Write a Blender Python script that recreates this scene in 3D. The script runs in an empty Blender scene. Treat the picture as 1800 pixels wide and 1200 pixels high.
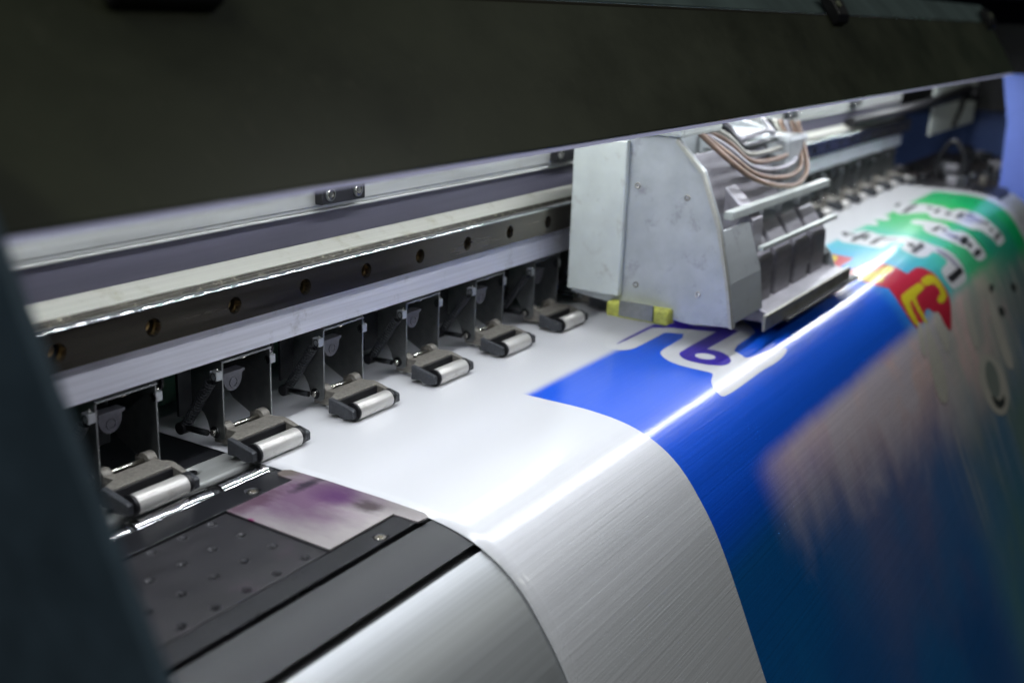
import bpy, bmesh, math, random
from mathutils import Vector, Matrix
random.seed(4)
C = bpy.context.scene.collection
PI = math.pi

# ---------------------------------------------------------------- camera
cam_data = bpy.data.cameras.new('camera')
cam = bpy.data.objects.new('camera', cam_data); C.objects.link(cam)
RT = Vector((0.52869101, -0.84811155, 0.03453424))
DN = Vector((-0.22049284, -0.17651068, -0.95928457))
FW = Vector((0.81967599, 0.49955058, -0.28032214))
m = Matrix.Identity(4)
for i in range(3):
    m[i][0] = RT[i]; m[i][1] = -DN[i]; m[i][2] = -FW[i]
m.translation = Vector((0, 0, 0.256))
cam.matrix_world = m
cam_data.lens = 40; cam_data.sensor_width = 36; cam_data.sensor_fit = 'HORIZONTAL'
cam_data.clip_start = 0.01; cam_data.clip_end = 60
cam_data.dof.use_dof = True
cam_data.dof.focus_distance = 0.70
cam_data.dof.aperture_fstop = 6.2
bpy.context.scene.camera = cam

# ---------------------------------------------------------------- world, light, exposure
sc = bpy.context.scene
w = bpy.data.worlds.new('World'); sc.world = w; w.use_nodes = True
w.node_tree.nodes['Background'].inputs[0].default_value = (0.50, 0.60, 0.85, 1)
w.node_tree.nodes['Background'].inputs[1].default_value = 0.04
sc.view_settings.view_transform = 'Standard'
sc.view_settings.look = 'None'
sc.view_settings.exposure = 0.0
sc.view_settings.gamma = 1.0

def area_light(name, loc, sx, sy, power, color, target=None):
    d = bpy.data.lights.new(name, 'AREA'); d.shape = 'RECTANGLE'; d.size = sx; d.size_y = sy
    d.energy = power; d.color = color
    o = bpy.data.objects.new(name, d); C.objects.link(o); o.location = loc
    if target is not None:
        o.rotation_euler = (Vector(target) - Vector(loc)).to_track_quat('-Z', 'Y').to_euler()
    return o
# (the machine's own two rows of lamps under the cover are built with the light strips below)
# two ceiling lamps of the shop; third lamp added to brighten left frame
for lx, ly, tx, p in ((0.4, -1.6, .8, 6.5), (3.0, -1.6, 3.4, 7.5), (-1.3, 0.1, .2, 10.0)):
    l = area_light('ceiling_or_fill_lamp', (lx, ly, 2.1), 1.2, 0.15, p, (0.95, 0.97, 0.88), (tx, 0.3, 0.2))

# ---------------------------------------------------------------- materials
def mat(name, col, rough=0.5, metal=0.0, spec=0.5, grain=0.0, gscale=(30, 30, 30), bump=0.0, dirt=None, dirt_amt=0.0, dirt_scale=25.0, coat=0.0, rvar=0.0):
    mt = bpy.data.materials.new(name); mt.use_nodes = True
    nt = mt.node_tree; N = nt.nodes; L = nt.links; b = N['Principled BSDF']
    b.inputs['Base Color'].default_value = (*col, 1); b.inputs['Roughness'].default_value = rough
    b.inputs['Metallic'].default_value = metal; b.inputs['Specular IOR Level'].default_value = spec
    b.inputs['Coat Weight'].default_value = coat
    tc = N.new('ShaderNodeTexCoord'); mp = N.new('ShaderNodeMapping'); L.new(tc.outputs['Object'], mp.inputs[0])
    mp.inputs['Scale'].default_value = gscale
    nz = N.new('ShaderNodeTexNoise'); nz.inputs['Scale'].default_value = 1; nz.inputs['Detail'].default_value = 6; nz.inputs['Roughness'].default_value = .6
    L.new(mp.outputs[0], nz.inputs['Vector'])
    src = None
    if grain or dirt:
        mr = N.new('ShaderNodeMapRange'); mr.inputs['From Min'].default_value = .3; mr.inputs['From Max'].default_value = .7
        mr.inputs['To Min'].default_value = 1 - grain; mr.inputs['To Max'].default_value = 1 + grain
        L.new(nz.outputs[0], mr.inputs[0])
        mx = N.new('ShaderNodeMix'); mx.data_type = 'RGBA'; mx.blend_type = 'MULTIPLY'; mx.inputs[0].default_value = 1
        mx.inputs[6].default_value = (*col, 1); L.new(mr.outputs[0], mx.inputs[7]); src = mx.outputs[2]
    if dirt:
        n2 = N.new('ShaderNodeTexNoise'); n2.inputs['Scale'].default_value = dirt_scale; n2.inputs['Detail'].default_value = 8; n2.inputs['Roughness'].default_value = .7
        oi = N.new('ShaderNodeObjectInfo'); va = N.new('ShaderNodeVectorMath'); va.operation = 'MULTIPLY_ADD'; va.inputs[1].default_value = (3, 5, 4)
        L.new(oi.outputs['Random'], va.inputs[0]); L.new(tc.outputs['Object'], va.inputs[2]); L.new(va.outputs[0], n2.inputs['Vector'])
        r2 = N.new('ShaderNodeMapRange'); r2.inputs['From Min'].default_value = .56; r2.inputs['From Max'].default_value = .72
        r2.inputs['To Max'].default_value = dirt_amt; L.new(n2.outputs[0], r2.inputs[0])
        m2 = N.new('ShaderNodeMix'); m2.data_type = 'RGBA'; L.new(r2.outputs[0], m2.inputs[0]); L.new(src, m2.inputs[6]); m2.inputs[7].default_value = (*dirt, 1); src = m2.outputs[2]
    if src: L.new(src, b.inputs['Base Color'])
    if rvar:
        r3 = N.new('ShaderNodeMapRange'); r3.inputs['From Min'].default_value = .3; r3.inputs['From Max'].default_value = .7
        r3.inputs['To Min'].default_value = max(.02, rough - rvar); r3.inputs['To Max'].default_value = rough + rvar
        L.new(nz.outputs[0], r3.inputs[0]); L.new(r3.outputs[0], b.inputs['Roughness'])
    if bump:
        bp = N.new('ShaderNodeBump'); bp.inputs['Strength'].default_value = bump; bp.inputs['Distance'].default_value = .0003
        L.new(nz.outputs[0], bp.inputs['Height']); L.new(bp.outputs[0], b.inputs['Normal'])
    return mt

ALU = mat('brushed_aluminium', (.74, .75, .82), .48, .25, grain=.13, gscale=(7, 500, 500), bump=.25, dirt=(.20, .18, .15), dirt_amt=.5, dirt_scale=34, rvar=.08)
ALU2 = mat('satin_aluminium', (.42, .43, .42), .55, .6, grain=.12, gscale=(9, 220, 220), bump=.2, dirt=(.30, .28, .22), dirt_amt=.3, dirt_scale=60, rvar=.1)
CREAM = mat('pale_anodised_aluminium', (.44, .44, .39), .42, .45, grain=.08, gscale=(6, 500, 500), bump=.2, dirt=(.22, .19, .09), dirt_amt=.6, dirt_scale=24)
GROOVE = mat('oily_groove', (.04, .036, .028), .35, .6, grain=.6, gscale=(60, 400, 400), dirt=(.42, .40, .30), dirt_amt=.9, dirt_scale=170)
RAIL = mat('ground_rail_steel', (.17, .155, .13), .24, .95, grain=.2, gscale=(5, 90, 90), bump=.04, rvar=.06)
RAILTOP = mat('polished_rail_edge', (.62, .64, .64), .07, 1.0, grain=.2, gscale=(40, 900, 900), bump=.05)
BAND = mat('dark_violet_band', (.075, .072, .10), .5, .2, grain=.18, gscale=(5, 120, 120))
BLACKM = mat('black_plastic', (.007, .007, .009), .45, 0, grain=.3, gscale=(90, 90, 90))
ZINC = mat('zinc_plated_steel', (.25, .26, .26), .36, .92, grain=.12, gscale=(160, 160, 160), bump=.06, rvar=.04)
ZDARK = mat('dark_steel_sheet', (.030, .032, .035), .36, .8, grain=.2, gscale=(120, 120, 120), rvar=.04)
CAST = mat('warm_grey_casting', (.185, .172, .150), .55, .25, grain=.28, gscale=(420, 420, 420), bump=.5, dirt=(.09, .085, .07), dirt_amt=.5, dirt_scale=190)
CASTD = mat('dark_grey_casting', (.045, .048, .055), .5, .2, grain=.3, gscale=(400, 400, 400), bump=.3)
ROLL = mat('pale_roller_sleeve', (.56, .545, .52), .33, .35, grain=.07, gscale=(60, 260, 260), bump=.1, dirt=(.22, .19, .15), dirt_amt=.45, dirt_scale=120)
PINM = mat('bright_pin_steel', (.72, .69, .62), .22, 1.0, grain=.1, gscale=(30, 300, 300))
CLIPM = mat('white_clip', (.40, .42, .43), .3, .5, grain=.15, gscale=(300, 300, 300))
BLACKAN = mat('black_anodised_plate', (.030, .031, .036), .30, .55, grain=.15, gscale=(40, 130, 130), bump=.05, dirt=(.09, .09, .10), dirt_amt=.25, dirt_scale=150, rvar=.03)
PERF = mat('perforated_dark_plate', (.036, .035, .039), .36, .4, grain=.15, gscale=(30, 90, 90), bump=.05, dirt=(.12, .07, .11), dirt_amt=.35, dirt_scale=22, rvar=.04)
SATIN = mat('satin_black_front_panel', (.016, .017, .020), .42, .3, grain=.10, gscale=(3, 500, 500), rvar=.03)
APRON = mat('curved_aluminium_apron', (.58, .60, .61), .48, .65, grain=.08, gscale=(2, 450, 450), bump=.10, rvar=.04)
CHROME = mat('polished_feed_shaft', (.72, .72, .74), .15, 1.0, grain=.15, gscale=(60, 200, 200), bump=.15)
TEAL = mat('dark_teal_powder_coat', (.085, .130, .175), .45, .0, spec=.35, grain=.22, gscale=(60, 60, 60), bump=.1)
LID = mat('dark_olive_cover', (.046, .052, .029), .36, .0, spec=.45, grain=.38, gscale=(7, 10, 10), rvar=.08, dirt=(.09, .09, .06), dirt_amt=.35, dirt_scale=110)
HOOD = mat('grey_green_hood', (.14, .19, .185), .35, .1, grain=.3, gscale=(22, 5, 5))
LEDBAR = mat('pale_violet_light_housing', (.42, .42, .62), .4, .3, grain=.1, gscale=(5, 90, 90))
BLUE_SHADED = mat('shaded_blue_housing', (.065, .12, .34), .45, .1, grain=.2, gscale=(14, 14, 14))  # same blue as the front, darkened for the shaded inside
BLUE_LIT = mat('lit_blue_housing', (.19, .28, .85), .42, .0, grain=.12, gscale=(9, 9, 9))  # housing blue lightened for the light on its front
GREEN = mat('dark_green_panel', (.03, .13, .07), .5, 0, grain=.3, gscale=(20, 20, 20))
WHITEP = mat('off_white_plate', (.52, .56, .53), .45, .1, grain=.1, gscale=(30, 30, 30), dirt=(.25, .22, .18), dirt_amt=.5, dirt_scale=55)
RIMM = mat('hole_rim_glint', (.14, .14, .15), .35, .8)  # lighter tone paints the glint on the hole edges
CARR = mat('pale_grey_carriage_sheet', (.44, .47, .48), .40, .35, grain=.12, gscale=(5, 40, 40), dirt=(.16, .12, .17), dirt_amt=.6, dirt_scale=46)
HEAD = mat('grey_violet_head_block', (.36, .35, .38), .4, .4, grain=.3, gscale=(16, 90, 90))
AMBER = mat('brown_tube_bundle', (.22, .15, .11), .4, 0, grain=.3, gscale=(8, 90, 90))
LIME = mat('lime_foam_pad', (.34, .35, .06), .7, 0, grain=.35, gscale=(160, 160, 160), bump=.4, dirt=(.08, .08, .05), dirt_amt=.7, dirt_scale=90)
REDM = mat('red_wire', (.85, .08, .07), .4)
WALLM = mat('shop_wall', (.02, .027, .045), .8, 0, grain=.2, gscale=(2, 2, 2))
FLOORM = mat('shop_floor', (.06, .058, .055), .6, 0, grain=.2, gscale=(4, 4, 4))
emi2 = bpy.data.materials.new('front_lamp_light'); emi2.use_nodes = True
eb = emi2.node_tree.nodes['Principled BSDF']; eb.inputs['Emission Color'].default_value = (.90, .93, 1, 1); eb.inputs['Emission Strength'].default_value = 120
glow = bpy.data.materials.new('glowing_violet_housing'); glow.use_nodes = True  # cover-edge housing glows faintly in place of light falling on it
eb = glow.node_tree.nodes['Principled BSDF']; eb.inputs['Base Color'].default_value = (.5, .5, .7, 1); eb.inputs['Emission Color'].default_value = (.70, .72, 1, 1); eb.inputs['Emission Strength'].default_value = .30
emi = bpy.data.materials.new('led_chip_light'); emi.use_nodes = True
eb = emi.node_tree.nodes['Principled BSDF']; eb.inputs['Base Color'].default_value = (.9, .9, .8, 1)
eb.inputs['Emission Color'].default_value = (.92, .96, 1, 1); eb.inputs['Emission Strength'].default_value = 300

# stained steel
STAIN = mat('ink_stained_steel', (.50, .46, .46), .36, .65, grain=.1, gscale=(60, 14, 30), bump=.1, rvar=.08)
def stain_nodes():
    nt = STAIN.node_tree; N = nt.nodes; L = nt.links; b = N['Principled BSDF']
    tc = N.new('ShaderNodeTexCoord'); sp = N.new('ShaderNodeSeparateXYZ'); L.new(tc.outputs['Object'], sp.inputs[0])
    base = b.inputs['Base Color'].links[0].from_socket
    def blob(cx, cy, rx, ry, col, amt, scale, lo, hi, base):
        mp = N.new('ShaderNodeMapping'); mp.inputs['Location'].default_value = (-cx / rx, -cy / ry, 0); mp.inputs['Scale'].default_value = (1 / rx, 1 / ry, 0)
        L.new(tc.outputs['Object'], mp.inputs[0])
        ln = N.new('ShaderNodeVectorMath'); ln.operation = 'LENGTH'; L.new(mp.outputs[0], ln.inputs[0])
        nz = N.new('ShaderNodeTexNoise'); nz.inputs['Scale'].default_value = scale; nz.inputs['Detail'].default_value = 7; nz.inputs['Roughness'].default_value = .65
        m2 = N.new('ShaderNodeMapping'); m2.inputs['Scale'].default_value = (1, .45, 1); L.new(tc.outputs['Object'], m2.inputs[0]); L.new(m2.outputs[0], nz.inputs['Vector'])
        ad = N.new('ShaderNodeMath'); ad.operation = 'MULTIPLY_ADD'; L.new(nz.outputs[0], ad.inputs[0]); ad.inputs[1].default_value = 1.3; L.new(ln.outputs['Value'], ad.inputs[2])
        mr = N.new('ShaderNodeMapRange'); mr.inputs['From Min'].default_value = lo; mr.inputs['From Max'].default_value = hi; mr.inputs['To Min'].default_value = amt; mr.inputs['To Max'].default_value = 0
        L.new(ad.outputs[0], mr.inputs[0])
        mx = N.new('ShaderNodeMix'); mx.data_type = 'RGBA'; L.new(mr.outputs[0], mx.inputs[0]); L.new(base, mx.inputs[6]); mx.inputs[7].default_value = (*col, 1)
        return mx.outputs[2]
    base = blob(.425, .385, .050, .045, (.27, .15, .26), .95, 60, .9, 1.7, base)
    base = blob(.436, .372, .016, .020, (.16, .05, .19), .9, 90, .9, 1.6, base)
    base = blob(.402, .402, .040, .010, (.14, .05, .10), .7, 120, .9, 1.6, base)
    base = blob(.436, .395, .020, .006, (.05, .04, .06), .9, 160, .9, 1.5, base)
    base = blob(.434, .350, .010, .014, (.10, .07, .08), .9, 170, .9, 1.5, base)
    base = blob(.442, .418, .012, .012, (.20, .16, .12), .8, 160, 1., 1.7, base)
    base = blob(.386, .388, .003, .004, (.40, .01, .20), .9, 300, .8, 1.3, base)
    L.new(base, b.inputs['Base Color'])
stain_nodes()

# ---------------------------------------------------------------- mesh helpers
def link(o, parent=None):
    C.objects.link(o)
    if parent is not None: o.parent = parent
    return o
def mk(name, verts, faces, mt, parent=None, smooth=False, bev=0.0, seg=2):
    me = bpy.data.meshes.new(name); me.from_pydata([tuple(v) for v in verts], [], faces)
    bm = bmesh.new(); bm.from_mesh(me); bmesh.ops.recalc_face_normals(bm, faces=bm.faces)
    for f in bm.faces: f.smooth = smooth
    bm.to_mesh(me); bm.free(); me.materials.append(mt)
    return wrap(name, me, parent, bev, seg)
def wrap(name, me, parent=None, bev=0.0, seg=2):
    o = bpy.data.objects.new(name, me)
    if bev:
        b = o.modifiers.new('edge', 'BEVEL'); b.width = bev; b.segments = seg; b.limit_method = 'ANGLE'; b.angle_limit = math.radians(35)
        b.harden_normals = False
    return link(o, parent)
def from_bm(name, bm, mt, parent=None, bev=0.0, recalc=True):
    me = bpy.data.meshes.new(name)
    if recalc: bmesh.ops.recalc_face_normals(bm, faces=bm.faces)
    bm.to_mesh(me); bm.free(); me.materials.append(mt)
    return wrap(name, me, parent, bev)
def box(name, x0, x1, y0, y1, z0, z1, mt, parent=None, bev=.0006):
    v = [(x, y, z) for z in (z0, z1) for y in (y0, y1) for x in (x0, x1)]
    f = [(0, 1, 3, 2), (4, 5, 7, 6), (0, 1, 5, 4), (2, 3, 7, 6), (0, 2, 6, 4), (1, 3, 7, 5)]
    return mk(name, v, f, mt, parent, bev=bev)
def extr(name, prof, x0, x1, mt, parent=None, bev=.0004, smooth=False):
    n = len(prof); v = [(x0, y, z) for y, z in prof] + [(x1, y, z) for y, z in prof]
    f = [tuple(range(n)), tuple(range(2 * n - 1, n - 1, -1))] + [(i, (i + 1) % n, n + (i + 1) % n, n + i) for i in range(n)]
    return mk(name, v, f, mt, parent, bev=bev, smooth=smooth)
def add_cyl(bm, p0, p1, r, seg=24, r2=None, cap=True, smooth=True):
    p0 = Vector(p0); p1 = Vector(p1); d = (p1 - p0); q = d.to_track_quat('Z', 'Y')
    r2 = r if r2 is None else r2
    a = []; b = []
    for i in range(seg):
        t = 2 * PI * i / seg; u = Vector((math.cos(t), math.sin(t), 0))
        a.append(bm.verts.new(p0 + q @ (u * r))); b.append(bm.verts.new(p1 + q @ (u * r2)))
    for i in range(seg):
        f = bm.faces.new((a[i], a[(i + 1) % seg], b[(i + 1) % seg], b[i])); f.smooth = smooth
    if cap: bm.faces.new(a[::-1]); bm.faces.new(b)
def cyl(name, p0, p1, r, mt, parent=None, seg=24, r2=None, bev=0.0):
    bm = bmesh.new(); add_cyl(bm, p0, p1, r, seg, r2)
    return from_bm(name, bm, mt, parent, bev)
def add_tube(bm, pts, r, seg=8):
    pts = [Vector(p) for p in pts]; rings = []; up = Vector((0.13, .2, .97)).normalized()
    for i, p in enumerate(pts):
        d = (pts[min(i + 1, len(pts) - 1)] - pts[max(i - 1, 0)]).normalized()
        s = d.cross(up)
        if s.length < 1e-4: s = d.cross(Vector((1, 0, 0)))
        s.normalize(); t = d.cross(s)
        rings.append([bm.verts.new(p + (s * math.cos(2 * PI * k / seg) + t * math.sin(2 * PI * k / seg)) * r) for k in range(seg)])
    for a, b in zip(rings, rings[1:]):
        for k in range(seg):
            f = bm.faces.new((a[k], a[(k + 1) % seg], b[(k + 1) % seg], b[k])); f.smooth = True
    bm.faces.new(rings[0][::-1]); bm.faces.new(rings[-1])
def tube(name, pts, r, mt, parent=None, seg=8):
    bm = bmesh.new(); add_tube(bm, pts, r, seg); return from_bm(name, bm, mt, parent)
def plate(name, outer, holes, mp, mt, parent=None, bev=0.0, seg=20):
    """outline (u,v) with round holes (u,v,r_top,r_bottom,chamfer depth 0..1) or polygon holes; mp(u,v,w) w 0 top .. 1 bottom"""
    bm = bmesh.new(); top = []; edges = []; walls = []
    def loop(pts, w):
        vs = [bm.verts.new((u, v, w)) for u, v in pts]; return vs
    o = loop(outer, 0); walls.append([o, loop(outer, 1)])
    for i in range(len(o)): edges.append(bm.edges.new((o[i], o[(i + 1) % len(o)])))
    bot_edges = []
    for h in holes:
        if isinstance(h, list):
            a = loop(h, 0); walls.append([a, loop(h, 1)])
        else:
            u, v, r1, r2, dp = h; c = [(math.cos(2 * PI * k / seg), math.sin(2 * PI * k / seg)) for k in range(seg)]
            a = loop([(u + r1 * x, v + r1 * y) for x, y in c], 0); b = loop([(u + r2 * x, v + r2 * y) for x, y in c], dp)
            d = loop([(u + r2 * x, v + r2 * y) for x, y in c], 1); walls.append([a, b, d])
        for i in range(len(a)): edges.append(bm.edges.new((a[i], a[(i + 1) % len(a)])))
    bmesh.ops.triangle_fill(bm, edges=edges, use_beauty=True, use_dissolve=False)
    for wl in walls:
        for a, b in zip(wl, wl[1:]):
            for i in range(len(a)):
                j = (i + 1) % len(a); bm.faces.new((a[i], a[j], b[j], b[i]))
        l = wl[-1]; bot_edges += [bm.edges.get((l[i], l[(i + 1) % len(l)])) for i in range(len(l))]
    bmesh.ops.triangle_fill(bm, edges=bot_edges, use_beauty=True, use_dissolve=False)
    for v in bm.verts: v.co = Vector(mp(*v.co))
    return from_bm(name, bm, mt, parent, bev)
def empty(name, loc=(0, 0, 0)):
    o = bpy.data.objects.new(name, None); o.empty_display_size = .02; o.location = loc; C.objects.link(o); return o
def tag(o, label, cat, group=None):
    o['label'] = label; o['category'] = cat
    if group: o['group'] = group
    return o
def structure(o):
    o['kind'] = 'structure'; return o
def rrect(x0, x1, y0, y1, r, n=4):
    out = []
    for cx, cy, a in ((x1 - r, y1 - r, 0), (x0 + r, y1 - r, 90), (x0 + r, y0 + r, 180), (x1 - r, y0 + r, 270)):
        for k in range(n + 1):
            t = math.radians(a + 90 * k / n); out.append((cx + r * math.cos(t), cy + r * math.sin(t)))
    return out
# ================================================================ room
structure(mk('floor', [(-6, -6, -1.0), (9, -6, -1.0), (9, 6, -1.0), (-6, 6, -1.0)], [(0, 1, 2, 3)], FLOORM))
structure(box('wall', 5.2, 5.3, -6, 6, -1.0, 3, WALLM, bev=0))
structure(box('wall', -6, 5.2, 2.4, 2.5, -1.0, 3, WALLM, bev=0))
rm = empty('wall_shelf', (5.0, .9, .35)); tag(rm, 'out-of-focus pale shelf edge with green box on the far wall, top right corner', 'shelf')
def loc(o, p):
    o.location = Vector(o.location) - Vector(p.location); return o
loc(box('shelf_board', 4.6, 5.19, -.6, 1.6, .36, .42, LEDBAR, rm), rm)
loc(box('green_box', 4.7, 5.15, -.3, 1.2, .421, .75, GREEN, rm, .004), rm)

# ================================================================ media sheet profile
MM = .001
PROF = [(0.60000,0.00000),(0.34500,0.00000),(0.34132,-0.00007),(0.33769,-0.00013),(0.33396,-0.00022),(0.33000,-0.00040),(0.32569,-0.00067),(0.32113,-0.00101),(0.31650,-0.00144),(0.31200,-0.00200),(0.30763,-0.00268),(0.30331,-0.00347),(0.29909,-0.00440),(0.29500,-0.00550),(0.29105,-0.00678),(0.28722,-0.00822),(0.28353,-0.00980),(0.28000,-0.01150),(0.27665,-0.01331),(0.27347,-0.01525),(0.27043,-0.01731),(0.26750,-0.01950),(0.26473,-0.02178),(0.26213,-0.02416),(0.25958,-0.02671),(0.25700,-0.02950),(0.25436,-0.03259),(0.25172,-0.03594),(0.24909,-0.03944),(0.24650,-0.04300),(0.24396,-0.04655),(0.24147,-0.05016),(0.23899,-0.05393),(0.23650,-0.05800),(0.23407,-0.06226),(0.23169,-0.06669),(0.22921,-0.07152),(0.22650,-0.07700),(0.22346,-0.08337),(0.22019,-0.09044),(0.21682,-0.09779),(0.21350,-0.10500),(0.19336,-0.15077),(0.15309,-0.24230),(-0.14896,-0.92878)]
SL = [0.0]
for a, b in zip(PROF, PROF[1:]): SL.append(SL[-1] + math.hypot(b[0] - a[0], b[1] - a[1]))
def onprof(s, off=0.0):
    i = 0
    while i < len(SL) - 2 and SL[i + 1] < s: i += 1
    t = (s - SL[i]) / (SL[i + 1] - SL[i]); a, b = PROF[i], PROF[i + 1]
    y = a[0] + (b[0] - a[0]) * t; z = a[1] + (b[1] - a[1]) * t
    def nrm(k):
        k = max(0, min(k, len(PROF) - 2)); p, q = PROF[k], PROF[k + 1]; d = math.hypot(q[0] - p[0], q[1] - p[1])
        return ((q[1] - p[1]) / d, -(q[0] - p[0]) / d)
    n0 = nrm(i - 1) if t < .5 else nrm(i); n1 = nrm(i) if t < .5 else nrm(i + 1); tt = t + .5 if t < .5 else t - .5
    n = (n0[0] + (n1[0] - n0[0]) * tt, n0[1] + (n1[1] - n0[1]) * tt); l = math.hypot(*n)
    return y + n[0] / l * off, z + n[1] / l * off

def ripple(x, s):
    k = min(1.0, max(0.0, (s - .27) / .15))
    return k * k * .00035 * (1.5 + math.sin(11 * x + 2 * s) + .5 * math.sin(27 * x + 1.3))

def vinyl(name, mode, col=None):
    mt = bpy.data.materials.new(name); mt.use_nodes = True
    nt = mt.node_tree; N = nt.nodes; L = nt.links; b = N['Principled BSDF']
    uv = N.new('ShaderNodeUVMap'); uv.uv_map = 'sheet'; sp = N.new('ShaderNodeSeparateXYZ'); L.new(uv.outputs[0], sp.inputs[0])
    U, S = sp.outputs[0], sp.outputs[1]
    def math_(op, a, b_=None, c=None, clamp=False):
        n = N.new('ShaderNodeMath'); n.operation = op; n.use_clamp = clamp
        for k, v in enumerate((a, b_, c)):
            if v is None: continue
            if isinstance(v, (int, float)): n.inputs[k].default_value = v
            else: L.new(v, n.inputs[k])
        return n.outputs[0]
    def ramp01(x, a, c, smooth=True):
        n = N.new('ShaderNodeMapRange'); n.interpolation_type = 'SMOOTHSTEP' if smooth else 'LINEAR'; L.new(x, n.inputs[0])
        n.inputs['From Min'].default_value = a; n.inputs['From Max'].default_value = c; return n.outputs[0]
    def noise(su, sv, detail=5, rough=.6, dist=0):
        mp = N.new('ShaderNodeMapping'); mp.inputs['Scale'].default_value = (su, sv, 1); L.new(uv.outputs[0], mp.inputs[0])
        n = N.new('ShaderNodeTexNoise'); n.inputs['Scale'].default_value = 1; n.inputs['Detail'].default_value = detail; n.inputs['Roughness'].default_value = rough
        n.inputs['Distortion'].default_value = dist
        L.new(mp.outputs[0], n.inputs['Vector']); return n.outputs[0]
    def mix(f, a, c):
        n = N.new('ShaderNodeMix'); n.data_type = 'RGBA'; L.new(f, n.inputs[0])
        for k, v in ((6, a), (7, c)):
            if isinstance(v, tuple): n.inputs[k].default_value = (*v, 1)
            else: L.new(v, n.inputs[k])
        return n.outputs[2]
    WHITE = (.76, .765, .79)
    if mode == 'sheet':
        cr = N.new('ShaderNodeValToRGB'); L.new(ramp01(math_('ADD', U, math_('MULTIPLY', math_('SUBTRACT', noise(4, 6, 2), .5), .05)), .6, 2.0, False), cr.inputs[0])
        e = cr.color_ramp.elements
        def P(x): return (x - .6) / 1.4
        e[0].position = P(.62); e[0].color = (.004, .105, .80, 1); e[1].position = P(1.16); e[1].color = (.003, .12, .80, 1)
        for x, c in ((1.24, (.06, .40, .80)), (1.33, (.07, .52, .68)), (1.43, (.08, .62, .52)), (1.52, (.07, .62, .27)), (1.64, (.03, .58, .13)), (1.76, (.02, .58, .16)), (1.80, (.0, .56, .16)), (1.90, (.0, .52, .16))):
            k = e.new(P(x)); k.color = (*c, 1)
        print_col = cr.outputs[0]
        # paler violet bars and darker panel ends of the artwork
        print_col = mix(math_('MULTIPLY', math_('MULTIPLY', ramp01(S, .30, .345), ramp01(U, 1.86, 1.80)), ramp01(U, 1.50, 1.70)), print_col, (.02, .40, .24))
        # room reflection painted on the hanging part: pale rose band, mottled fading lower edge
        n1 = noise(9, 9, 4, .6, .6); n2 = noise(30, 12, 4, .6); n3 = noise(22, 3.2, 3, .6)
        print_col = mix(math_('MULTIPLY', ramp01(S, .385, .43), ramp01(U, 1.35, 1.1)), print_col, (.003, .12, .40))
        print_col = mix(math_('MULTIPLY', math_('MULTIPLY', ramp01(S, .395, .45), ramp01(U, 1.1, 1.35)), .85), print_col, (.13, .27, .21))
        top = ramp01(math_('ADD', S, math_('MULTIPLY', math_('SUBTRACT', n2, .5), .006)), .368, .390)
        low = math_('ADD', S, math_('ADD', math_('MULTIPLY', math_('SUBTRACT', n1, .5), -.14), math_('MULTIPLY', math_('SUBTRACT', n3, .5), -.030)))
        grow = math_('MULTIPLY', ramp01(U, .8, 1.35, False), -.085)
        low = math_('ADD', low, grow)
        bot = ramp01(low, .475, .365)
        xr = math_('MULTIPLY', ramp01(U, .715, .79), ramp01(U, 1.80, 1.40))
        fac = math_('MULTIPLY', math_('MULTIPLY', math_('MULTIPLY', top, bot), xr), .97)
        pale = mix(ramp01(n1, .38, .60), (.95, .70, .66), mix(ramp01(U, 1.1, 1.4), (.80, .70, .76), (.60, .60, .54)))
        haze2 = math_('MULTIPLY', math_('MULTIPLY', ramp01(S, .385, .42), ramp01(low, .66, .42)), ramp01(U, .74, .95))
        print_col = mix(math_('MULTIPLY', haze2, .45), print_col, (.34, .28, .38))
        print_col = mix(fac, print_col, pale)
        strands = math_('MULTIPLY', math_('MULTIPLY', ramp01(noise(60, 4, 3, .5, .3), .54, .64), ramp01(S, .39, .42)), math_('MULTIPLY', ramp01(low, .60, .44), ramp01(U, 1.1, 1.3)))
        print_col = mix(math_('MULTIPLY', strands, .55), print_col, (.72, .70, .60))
        lowvar = math_('MULTIPLY', ramp01(noise(5, 4, 3), .42, .65), ramp01(S, .44, .52))
        print_col = mix(math_('MULTIPLY', lowvar, .45), print_col, (.002, .20, .52))
        # pass banding where the printing starts
        wv = math_('FRACT', math_('MULTIPLY', math_('ADD', S, math_('MULTIPLY', U, .05)), 640.0))
        st = math_('ADD', S, math_('MULTIPLY', math_('SUBTRACT', wv, .5), .0035))
        st = math_('ADD', st, math_('MULTIPLY', math_('SUBTRACT', noise(25, 25, 3), .5), .002))
        f1 = ramp01(st, .2165, .2265, True)
        f2 = math_('GREATER_THAN', U, .6432)
        f3 = ramp01(U, 1.905, 1.895, True)
        sheen_strk = math_('ADD', math_('MULTIPLY', math_('MULTIPLY', math_('SUBTRACT', noise(1.2, 420, 3, .7), .5), .26), ramp01(S, .27, .36)), 1.0)  # light and dark sheen streaks painted into the colour past the fold
        col_s = mix(math_('MULTIPLY', math_('MULTIPLY', f1, f2), f3), WHITE, print_col)
        mx = N.new('ShaderNodeMix'); mx.data_type = 'RGBA'; mx.blend_type = 'MULTIPLY'; mx.inputs[0].default_value = 1; L.new(col_s, mx.inputs[6]); L.new(sheen_strk, mx.inputs[7])
        L.new(mx.outputs[2], b.inputs['Base Color'])
    else:
        n1 = noise(20, 20, 4)
        mr = N.new('ShaderNodeMapRange'); L.new(n1, mr.inputs[0]); mr.inputs['To Min'].default_value = .9; mr.inputs['To Max'].default_value = 1.1
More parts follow.
